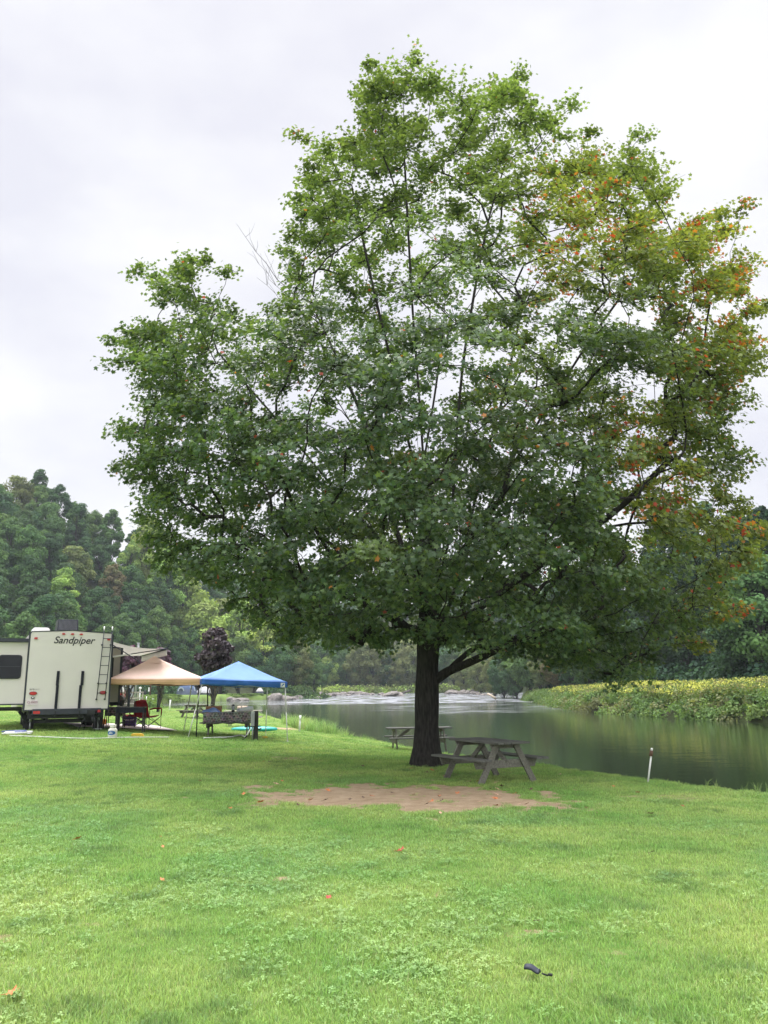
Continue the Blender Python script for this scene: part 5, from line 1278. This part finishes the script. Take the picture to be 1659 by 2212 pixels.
q = at(296, 29.5); t = empty('cooler', (q[0] - .38, q[1] + .3, q[2] + .06), R(12), 'purple cooler on the mat seen between the black table\'s legs', 'cooler')
MB().box((0, 0, .15), (.46, .30, .30), taper=1.06).build('tub', M_PURPLE, t, .015); MB().box((0, 0, .33), (.51, .34, .06)).build('lid', M_PURPLE, t, .015); MB().tube([(-.2, -.19, .27), (-.14, -.2, .22), (.14, -.2, .22), (.2, -.19, .27)], .012, 6).build('handle', M_WHITED, t)
q = at(216, 29.2); t = empty('duffel_bag', (q[0], q[1], q[2] + .06), R(8), 'small orange bag on the mat behind the griddle', 'bag')
MB().tube([(-.22, 0, .10), (-.19, 0, .105), (.19, 0, .105), (.22, 0, .10)], [.05, .10, .10, .05], 12).build('bag_body', M_ORANGE, t); MB().tube([(-.1, -.05, .19), (-.08, -.03, .27), (.08, -.03, .27), (.1, -.05, .19)], .01, 6).build('handle', M_BLACKF, t)

# ---- young purple maples with black trunk guards
PUR = [(.060, .045, .050), (.048, .036, .042), (.072, .052, .056)]
M_PUR = leaf_mat('purple_leaf', .2, .4, .5, (1.3, .7, .8))
def purple(px_, py_, H, Wd, base, label, cols, seed, n=3600):
    p = G(px_, py_); o = broadleaf('purple_maple', seed, H, Wd, base, n, .22, cols, lobes=46, mat=M_PUR, spread=1.05); o.location = p
    props(o, label, 'tree', 'young purple maples along the inlet')
    g_ = MB().tube([(0, 0, 0), (.004, 0, .7), (0, 0, 1.45 if H > 5.5 else 1.5)], [.095, .088, .088], 10).build('trunk_guard', M_BLACKF, o); return o
purple(459, 1535, 5.7, 2.4, 2.5, 'tall dark purple-leaved maple rising behind the blue canopy', PUR, 301, 5200)
purple(341, 1538.6, 4.0, 1.7, 2.1, 'slender purple sapling with a black trunk guard seen right of the camp chairs', [(.10, .05, .075), (.085, .055, .07)], 302)
purple(277, 1530.3, 4.5, 2.4, 2.1, 'purple sapling close to the trailer, in front of the wooden deck', [(.12, .05, .085), (.09, .05, .075)], 303)

# ---- posts and stakes
def post(px_, py_, hh, r, mat, name, label, cat, lean=0.0, Y=None, top=None, grp=None):
    p = G(px_, py_) if Y is None else at(px_, Y)
    t = empty(name, p, 0, label, cat, grp); MB().tube([(0, 0, -.1), (lean * hh, 0, hh)], r, 10).build('shaft', mat, t)
    if top: MB().tube([(lean * hh * .86, 0, hh * (1 - top[1])), (lean * hh * 1.0, 0, hh)], r * top[2], 10).build('cap', top[0], t)
    return t
WS = 'white stakes along the water edge'
t = post(1397, 1690, .52, .016, M_WHITED, 'marker_stake', 'leaning white stake with a rusty head on the river edge right of the picnic table', 'stake', .25, 15.4, grp=WS)
MB().tube([(.112, 0, .47), (.137, 0, .57)], [.034, .03], 8).build('rusty_head', pmat('rust', (.10, .055, .035), .8, var=.4, scale=20), t); MB().tube([(.136, 0, .568), (.146, 0, .615)], .02, 8).build('cap', M_WHITE, t)
post(646.5, 1579, .75, .045, M_WHITED, 'marker_stake', 'white marker stake in the tall weeds right of the blue canopy', 'stake', .05, 38.2, (M_WHITE, .3, 1.12), WS)
post(315.5, 1519.2, .80, .055, M_WHITE, 'marker_stake', 'upright white stake at the inlet edge, left one of a pair', 'stake', .03, None, None, WS)
post(328, 1523, .78, .06, M_WHITE, 'marker_stake', 'leaning white stake at the inlet edge, right one of a pair', 'stake', .12, None, None, WS)
post(366, 1533, .68, .05, M_WHITE, 'marker_stake', 'white stake at the inlet edge beside the grey picnic table', 'stake', .06, None, None, WS)
post(471.4, 1537, .55, .05, M_WHITE, 'marker_stake', 'short white stake by the water behind the blue tarp', 'stake', .02, 62, None, WS)
BP = 'posts on the far lawn'
post(313, 1504.6, 1.0, .12, M_BLACK, 'bollard', 'short black bollard on the far lawn behind the white stakes', 'bollard', .0, 140, None, BP)
post(337, 1503, 1.15, .11, M_BLACK, 'site_post', 'black post with a white upper half on the far lawn', 'post', .0, 150, (M_WHITE, .5, 1.1), BP)
post(349.5, 1501.5, 1.1, .13, M_BLACK, 'site_post', 'black post with a pale cap beside the far picnic table', 'post', .0, 158, (M_WHITED, .3, 1.05), BP)
t = post(323.5, 1502.6, 8.2, .15, pmat('pole_wood', (.13, .075, .05), .85, var=.3, scale=4), 'utility_pole', 'tall brown wooden pole with a white notice on the far lawn', 'pole', .0, 150)
MB().box((-.22, -.16, 2.0), (.24, .03, .72)).build('notice', M_WHITE, t)
t = post(292, 1520, 7.2, .13, pmat('grey_pole', (.30, .31, .30), .8, var=.2, scale=4), 'lamp_pole', 'pale grey pole rising behind the trailer awning', 'pole', .0, 98)
MB().box((0, 0, 7.1), (.30, .3, .2)).build('lamp_head', M_GREYM, t)
# ---- wooden deck, red canopy and red truck beyond the trailer
q = at(281, 71); t = empty('wooden_deck', q, R(6), 'weathered wooden deck with railings beyond the camp table', 'deck')
m = MB()
for k in range(6): m.box((0, -1.0 + .38 * k, .34), (1.7, .35, .05))
m.build('floor', M_WOODPALE, t); MB().box((0, -1.2, .20), (1.7, .05, .26)).build('skirt', M_WOOD, t)
for x_ in (-.82, 0, .82):
    for y_ in (-1.1, 1.0): MB().box((x_, y_, .66), (.10, .10, 1.3)).build('railing_post', M_WOODPALE, t)
for y_ in (-1.1, 1.0):
    for z_ in (.78, 1.28): MB().box((0, y_ - .06, z_), (1.8, .05, .10)).build('rail', M_WOODPALE, t)
MB().bar((.05, -1.14, .80), (.85, -1.14, .45), .05, .12).build('brace', M_WOOD, t)
MB().box((-.25, .2, .62), (1.0, .5, .5)).build('bench', M_WOOD, t)
t = post(300.5, 1515, 1.75, .045, M_WHITE, 'finial_post', 'white post with a round ball top beside the deck', 'post', .0, 76); MB().lathe([(0, -.13), (.10, -.08), (.135, 0), (.10, .09), (0, .13)], (0, 0, 1.84), 14).build('ball', M_WHITE, t)
q = at(243, 74); t = empty('pickup_truck', q, R(14), 'red and white truck parked beyond the trailer, only its tail showing', 'truck')
MB().box((0, 2.4, .86), (1.9, 4.6, .78)).build('body', pmat('red_paint', (.42, .02, .02), .3, var=.1), t, .05)
MB().box((0, 1.1, 1.52), (1.72, 2.0, .52), taper=.92).build('cargo_cap', M_WHITE, t, .06); MB().box((0, 3.1, 1.50), (1.7, 1.6, .50), taper=.8).build('cab', pmat('red_paint_cab', (.42, .02, .02), .3, var=.1), t, .06)
MB().box((0, .06, .48), (1.95, .16, .18)).build('bumper', M_GREYM, t, .02)
for s in (-1, 1):
    MB().box((s * .82, .085, 1.0), (.16, .04, .34)).build('tail_light', M_RED, t)
    for y_ in (1.1, 3.9):
        wo = MB().lathe([(.18, -.11), (.33, -.11), (.36, 0), (.33, .11), (.18, .11)], n=20).build('wheel', M_RUBBER, t); wo.rotation_euler = (0, R(90), 0); wo.location = (s * .86, y_, .36)
pk_ = at(243, 72); fr = []
for dx_, dy_ in ((-1.5, -1.5), (1.5, -1.5), (1.5, 1.5), (-1.5, 1.5)): fr.append(np.array([pk_[0] + dx_, pk_[1] - 3.5 + dy_, gz(pk_[0] + dx_, pk_[1] - 3.5 + dy_)]))
M_RC = pmat('red_canvas', (.55, .03, .035), .7, var=.08, scale=2, trans=.2)
canopy('canopy_tent', [f + np.array([0, 0, 2.15]) for f in fr], np.mean(fr, 0) + np.array([0, 0, 3.1]), 0, .18, fr, M_GREYM, M_RC, M_RC, 'bright red canopy over the tail of the truck, mostly hidden by the trailer')
q = at(250, 112); t = empty('cabin', q, R(10), 'small pale grey cabin glimpsed behind the purple sapling', 'cabin')
MB().box((0, 0, 1.4), (4.2, 4, 2.8)).build('wall', pmat('pale_siding', (.45, .48, .50), .7, var=.08, scale=3, stretch=(.3, .3, 6)), t); MB().prism([(-2.4, 2.75), (2.4, 2.75), (0, 4.3)], -2.3, 2.3).build('roof', pmat('grey_shingle', (.36, .40, .43), .8, var=.12, scale=4), t)
wn_ = MB().box((.8, -2.03, 1.5), (.9, .06, 1.0)).build('window', M_WHITE, t); MB().box((.8, -2.065, 1.5), (.78, .02, .88)).build('pane', M_GLASS, wn_)
# ---- tents by the inlet
def dome_tent(px_, Y_, w_, d_, hh, kind, label):
    q = at(px_, Y_); t = empty('dome_tent', (q[0], q[1], q[2] - .02), R(12), label, 'tent', 'tents at the far end of the inlet')
    def fn(u, v, k=1.0, lo=0.0, hi=1.0, fold=0.0):
        a = u * 2 * math.pi; z = lo + (hi - lo) * v; s = (1 - z ** 2.4) ** .5 if kind == 'cabin' else (1 - z ** 1.9) ** .62
        c_, s_ = math.cos(a), math.sin(a); sq = (abs(c_) ** 4 + abs(s_) ** 4) ** -.25 if kind == 'cabin' else (abs(c_) ** 3 + abs(s_) ** 3) ** (-1 / 3)
        f = 1 + fold * (math.sin(a * 13) + .6 * math.sin(a * 29 + 1)) * (1 - v)
        return (w_ / 2 * c_ * sq * s * k * f, d_ / 2 * s_ * sq * s * k * f, hh * z * k + fold * .5 * (1 - v) * math.sin(a * 9))
    return t, fn
t, fn = dome_tent(403, 200, 4.9, 4.2, 2.7, 'cabin', 'blue and grey cabin tent standing across the inlet')
MB().grid(lambda u, v: fn(u, v, 1, 0, .48), 32, 5).build('tent_body', pmat('slate_nylon', (.11, .13, .20), .7, var=.1), t, fix=False)
MB().grid(lambda u, v: fn(u, v, 1, .48, 1), 32, 7).build('upper_panel', pmat('navy_nylon', (.06, .10, .19), .7, var=.15), t, fix=False)
MB().grid(lambda u, v: fn(u, v, 1.03, .82, 1.0, .03), 32, 4).build('rain_fly', pmat('blue_nylon', (.10, .26, .66), .6, var=.1), t, fix=False)
MB().prism([(-1.3 + .75 * math.cos(a), .95 + .85 * math.sin(a)) for a in np.linspace(0, math.pi, 14)], -2.16, -2.05).build('door', pmat('pale_panel', (.42, .48, .52), .7), t); MB().prism([(-1.3 + .5 * math.cos(a), .95 + .62 * math.sin(a)) for a in np.linspace(0, math.pi, 14)], -2.18, -2.165).build('mesh_screen', pmat('dark_mesh', (.05, .06, .09), .8), t)
for x_ in (.9, 1.75): MB().bar((x_, -2.08, 1.9), (x_ + .25, -2.14, .95), .18, .03, up=(0, 1, 0)).build('window_flap', pmat('pale_strip', (.45, .50, .56), .7), t)
t, fn = dome_tent(442, 203, 4.3, 3.8, 2.0, 'dome', 'dome tent draped with a pale grey tarp, right of the blue tent')
MB().grid(lambda u, v: fn(u, v, .93, 0, 1), 30, 8).build('tent_body', pmat('dark_nylon', (.04, .05, .09), .7), t, fix=False)
o = MB().grid(lambda u, v: fn(u, v, 1.0, .18, 1, .045), 90, 9).build('tarp_cover', pmat('grey_tarp', (.46, .46, .47), .7, var=.12, scale=2), t, fix=False); o.modifiers.new('t', 'SOLIDIFY').thickness = .02
t, fn = dome_tent(561, 212, 2.2, 2, 1.7, 'dome', 'small dark tent with a pale top under the trees left of the rapids')
MB().grid(lambda u, v: fn(u, v, 1, 0, .5), 24, 5).build('tent_body', pmat('dark_tent', (.05, .06, .08), .7), t, fix=False); MB().grid(lambda u, v: fn(u, v, 1.03, .45, 1), 24, 5).build('rain_fly', pmat('pale_fly', (.52, .50, .48), .7), t, fix=False)

# ---- rocks and driftwood at the rapids
M_ROCK = pmat('river_rock', (.13, .12, .11), .85, var=.3, scale=1.6, bump=.6, c2=(.28, .25, .225), spec=.2)
def rock(px_, py_, w_, h_, Yg=None, mat=None, label=None):
    Y = Yg
    if Y is None:
        d = ray(px_, py_); ys = np.linspace(150, 300, 400); zz = EYE + d[2] * ys; i = int(np.argmin(np.abs(zz - water_z(ys)))); Y = ys[i]
    x = (px_ - CX) / FH * Y; z = max(gz(x, Y), float(water_z(Y)))
    bm = bmesh.new(); bmesh.ops.create_icosphere(bm, subdivisions=3, radius=1); sd = random.uniform(0, 99)
    for v in bm.verts:
        c_ = v.co; k = 1 + .28 * (n1.at(c_.x * 1.6 + sd, c_.y * 1.6 + c_.z * 2.1) - .5) * 2 + .12 * (n2.at(c_.x * 4 + sd, c_.z * 4 + c_.y * 3) - .5)
        v.co = Vector((c_.x * k * w_ / 2, c_.y * k * w_ / 2.6, max(c_.z, -.6) * k * h_))
    me = bpy.data.meshes.new('rock'); bm.to_mesh(me); bm.free(); me.materials.append(mat or M_ROCK); me.polygons.foreach_set('use_smooth', np.zeros(len(me.polygons), bool))
    o = bpy.data.objects.new('rock', me); COL.objects.link(o); o.location = (x, Y, z); o.rotation_euler = (0, 0, random.uniform(0, 6.28)); return props(o, label, 'rock', grp_)
grp_ = 'rocks along the left side of the rapids'
for px_, py_, w_, h_ in ((493, 1513, 3.4, 1.0), (512, 1513, 4.0, .75), (527, 1512.5, 2.4, .6), (583, 1513, 3.2, 1.1), (592, 1512, 5.0, 1.9), (604, 1512.5, 3.6, 1.2), (616, 1512, 4.0, 1.0), (630, 1510.5, 2.6, .8), (640, 1510, 3.4, .9), (652, 1509, 3.2, 1.0), (663, 1507, 4.4, 1.5), (675, 1506.5, 3.2, 1.1), (684, 1508.5, 2.4, .6), (700, 1504.5, 3.6, 1.0), (712, 1503.5, 3.2, .9), (690, 1502, 3.0, 1.0)):
    rock(px_, py_, w_, h_, Yg=(206 if py_ > 1511 else None), label='grey-tan boulder in the low heap of rocks left of the rapids')
grp_ = 'rocks across the top of the rapids'
for px_, py_, w_, h_ in ((722, 1501.5, 3.6, 1.0), (738, 1500.5, 3.2, .9), (755, 1500.5, 4.2, 1.3), (770, 1500.5, 4.6, 1.1), (785, 1500.5, 3.6, .8), (800, 1501, 2.6, .6), (748, 1503, 2.2, .5), (820, 1501, 3.0, .8)):
    rock(px_, py_, w_, h_, label='small pale boulder at the head of the rapids left of the maple trunk')
grp_ = None
rock(844, 1504, 7.6, 1.5, label='largest dark-streaked boulder in the rapids just left of the maple trunk')
grp_ = 'rocks on the right side of the rapids'
for px_, py_, w_, h_ in ((975, 1499, 5.0, 1.2), (985, 1498.5, 3.0, .9), (994, 1499, 3.6, 1.3), (1003, 1499.5, 3.0, 1.2), (1013, 1499, 4.0, 1.4), (1022, 1499.5, 3.0, .9), (1030, 1501, 2.4, .6), (1040, 1502, 2.2, .5)):
    rock(px_, py_, w_, h_, label='grey boulder in the row of rocks right of the maple trunk')
grp_ = None
def log(px0, py0, px1, py1, Y, r0, r1, label, mat):
    a = P(px0, py0, Y); b = P(px1, py1, Y + 1.5); t = empty('driftwood_log', a, 0, label, 'log')
    l = np.array(b) - np.array(a); MB().tube([(0, 0, 0), l * .5 + np.array([0, 0, .05]), l], [r0, (r0 + r1) / 2, r1], 9).build('log', mat, t); e = l * .62; MB().tube([e, e + np.array([.5, -.2, .6])], [r1 * .6, .03], 6).build('branch_stub', mat, t)
M_DRIFT = pmat('driftwood', (.48, .40, .30), .8, var=.2, scale=3)
log(1071, 1509, 1053, 1498.5, 182, .30, .22, 'pale log slanting out of the river at the right bend', M_DRIFT)
log(845, 1498, 868, 1497.5, 292, .55, .42, 'pale fallen log on the far shore beside the maple trunk', M_DRIFT)
log(868, 1498, 886, 1491.5, 292, .5, .35, 'dark fallen log tilted on the far shore beside the maple trunk', pmat('dark_driftwood', (.10, .085, .07), .8))

# ---- fallen leaves and a dropped black scrap on the lawn
def fallen(px_, py_, s, colr, label, grp=None, spin=None):
    s *= .58 if grp is None else .85
    p = G(px_, py_); T_, F_ = MAPLE; m = MB(); cu_ = random.uniform(.25, .6); a = random.uniform(0, 6.28)
    vs = [(x * s, y * s, s * (cu_ * (x * x + .6 * y * y) + .05 * math.sin(9 * x))) for x, y, z in T_]
    m.add(vs, F_); m.tube([(0, -.4 * s, 0), (0.02 * s, -.62 * s, .03 * s), (.06 * s, -.85 * s, .1 * s)], .0022, 5)
    o = m.build('fallen_leaf', colr, None, fix=False); o.location = (p[0], p[1], p[2] + .045); o.rotation_euler = (random.uniform(.1, .5), random.uniform(-.3, .3), a); return props(o, label, 'leaf', grp)
L_OR = pmat('orange_leaf', (.50, .17, .06), .6, var=.25, scale=20); L_RD = pmat('red_leaf', (.36, .05, .035), .6, var=.25, scale=20); L_BR = pmat('brown_leaf', (.11, .065, .045), .7, var=.3, scale=20); L_PK = pmat('pale_leaf', (.52, .33, .22), .6, var=.2, scale=20)
for a_ in ((86, 1719, .16, L_BR, 'curled dark brown leaf on the left lawn, level with the bare patch'), (168, 1821, .13, L_OR, 'orange leaf on the left lawn nearer than the curled brown one'), (868, 1845, .17, L_RD, 'red maple leaf on the mid lawn below the bare patch'), (709, 1952, .10, L_RD, 'small red leaf standing on edge in the centre lawn'),
        (27, 2162, .13, L_OR, 'orange-brown leaf in the near left corner of the lawn'), (346, 1816, .08, L_RD, 'tiny red leaf in the clover left of centre'), (349, 1912, .09, L_OR, 'orange scrap of leaf in the clover in front of the tiny red one'), (351, 1838, .07, L_OR, 'tiny orange leaf fragment in the clover'),
        (1267, 1753, .12, L_PK, 'pale pink leaf just right of the bare patch'), (1406, 1765, .17, L_BR, 'brown-red leaf on the right lawn below the leaning stake'), (951, 1763, .11, L_PK, 'pale leaf on the near edge of the bare patch'), (1475, 1749, .09, L_RD, 'reddish leaf near the river edge at the right'),
        (1241, 1713, .10, L_PK, 'pale leaf on the grass right of the picnic table'), (1325, 1704, .10, L_OR, 'light orange leaf close to the river edge below the leaning stake'), (1379, 1718, .12, L_RD, 'dark red leaf in the worn grass beyond the brown-red one'), (1290, 1763, .08, L_PK, 'small pale leaf close to the brown-red one'),
        (498, 1753, .12, L_OR, 'orange leaf beside the left tip of the bare patch'), (563, 1739, .17, L_OR, 'bright orange leaf at the near left edge of the bare patch'), (526, 1721, .13, L_OR, 'orange leaf lying at the left tip of the bare patch'), (316, 1691, .14, L_PK, 'pale leaf on the lawn left of the bare patch'), (430, 1692, .11, L_RD, 'small red leaf between the pale one and the bare patch'),
        (1410, 1852, .09, L_BR, 'little brown leaf alone on the right lawn'), (1160, 2005, .09, L_BR, 'brown leaf on the small bare spot in the right foreground')):
    fallen(*a_)
rs = np.random.default_rng(9); 
for k in range(46):
    pa = rs.uniform(560, 1215); pb = rs.uniform(1692, 1748) if k < 34 else rs.uniform(1640, 1690)
    p = G(pa, pb)
    w_ = k % 3
    fallen(pa, pb, rs.uniform(.06, .13), (L_BR, L_OR, L_PK)[w_], ('dark curled leaf scattered on the bare earth under the maple', 'orange leaf scattered on the bare earth under the maple', 'pale dry leaf scattered on the bare earth under the maple')[w_] if k < 34 else ('dark leaf in the shaded grass around the maple trunk', 'orange leaf in the shaded grass around the maple trunk', 'pale leaf in the shaded grass around the maple trunk')[w_], 'leaf litter on the bare earth' if k < 34 else 'leaf litter in the shade')
p = G(1155, 2119); t = empty('plastic_scrap', (p[0], p[1], p[2] + .035), R(-28), 'dark plastic scrap with a short strap lying in the near grass', 'scrap'); t.scale = (.62, .62, .62)
m = MB(); m.grid(lambda u, v: ((u - .5) * .16 * (1 - .35 * u), (v - .5) * .075 * (1 - .5 * u * u), .03 + .02 * math.sin(math.pi * v) - .02 * u + .01 * math.sin(6 * u)), 10, 6); o = m.build('shell', pmat('dark_plastic', (.035, .04, .055), .6, var=.3, scale=10, spec=.3), t, fix=False); o.modifiers.new('t', 'SOLIDIFY').thickness = -.02
MB().tube([(.07, 0, .01), (.10, -.005, .006), (.13, -.0, .0)], .008, 6).build('strap', M_BLACKF, t); MB().box((.15, 0, .01), (.04, .025, .02)).build('clip', M_BLACK, t, .004)
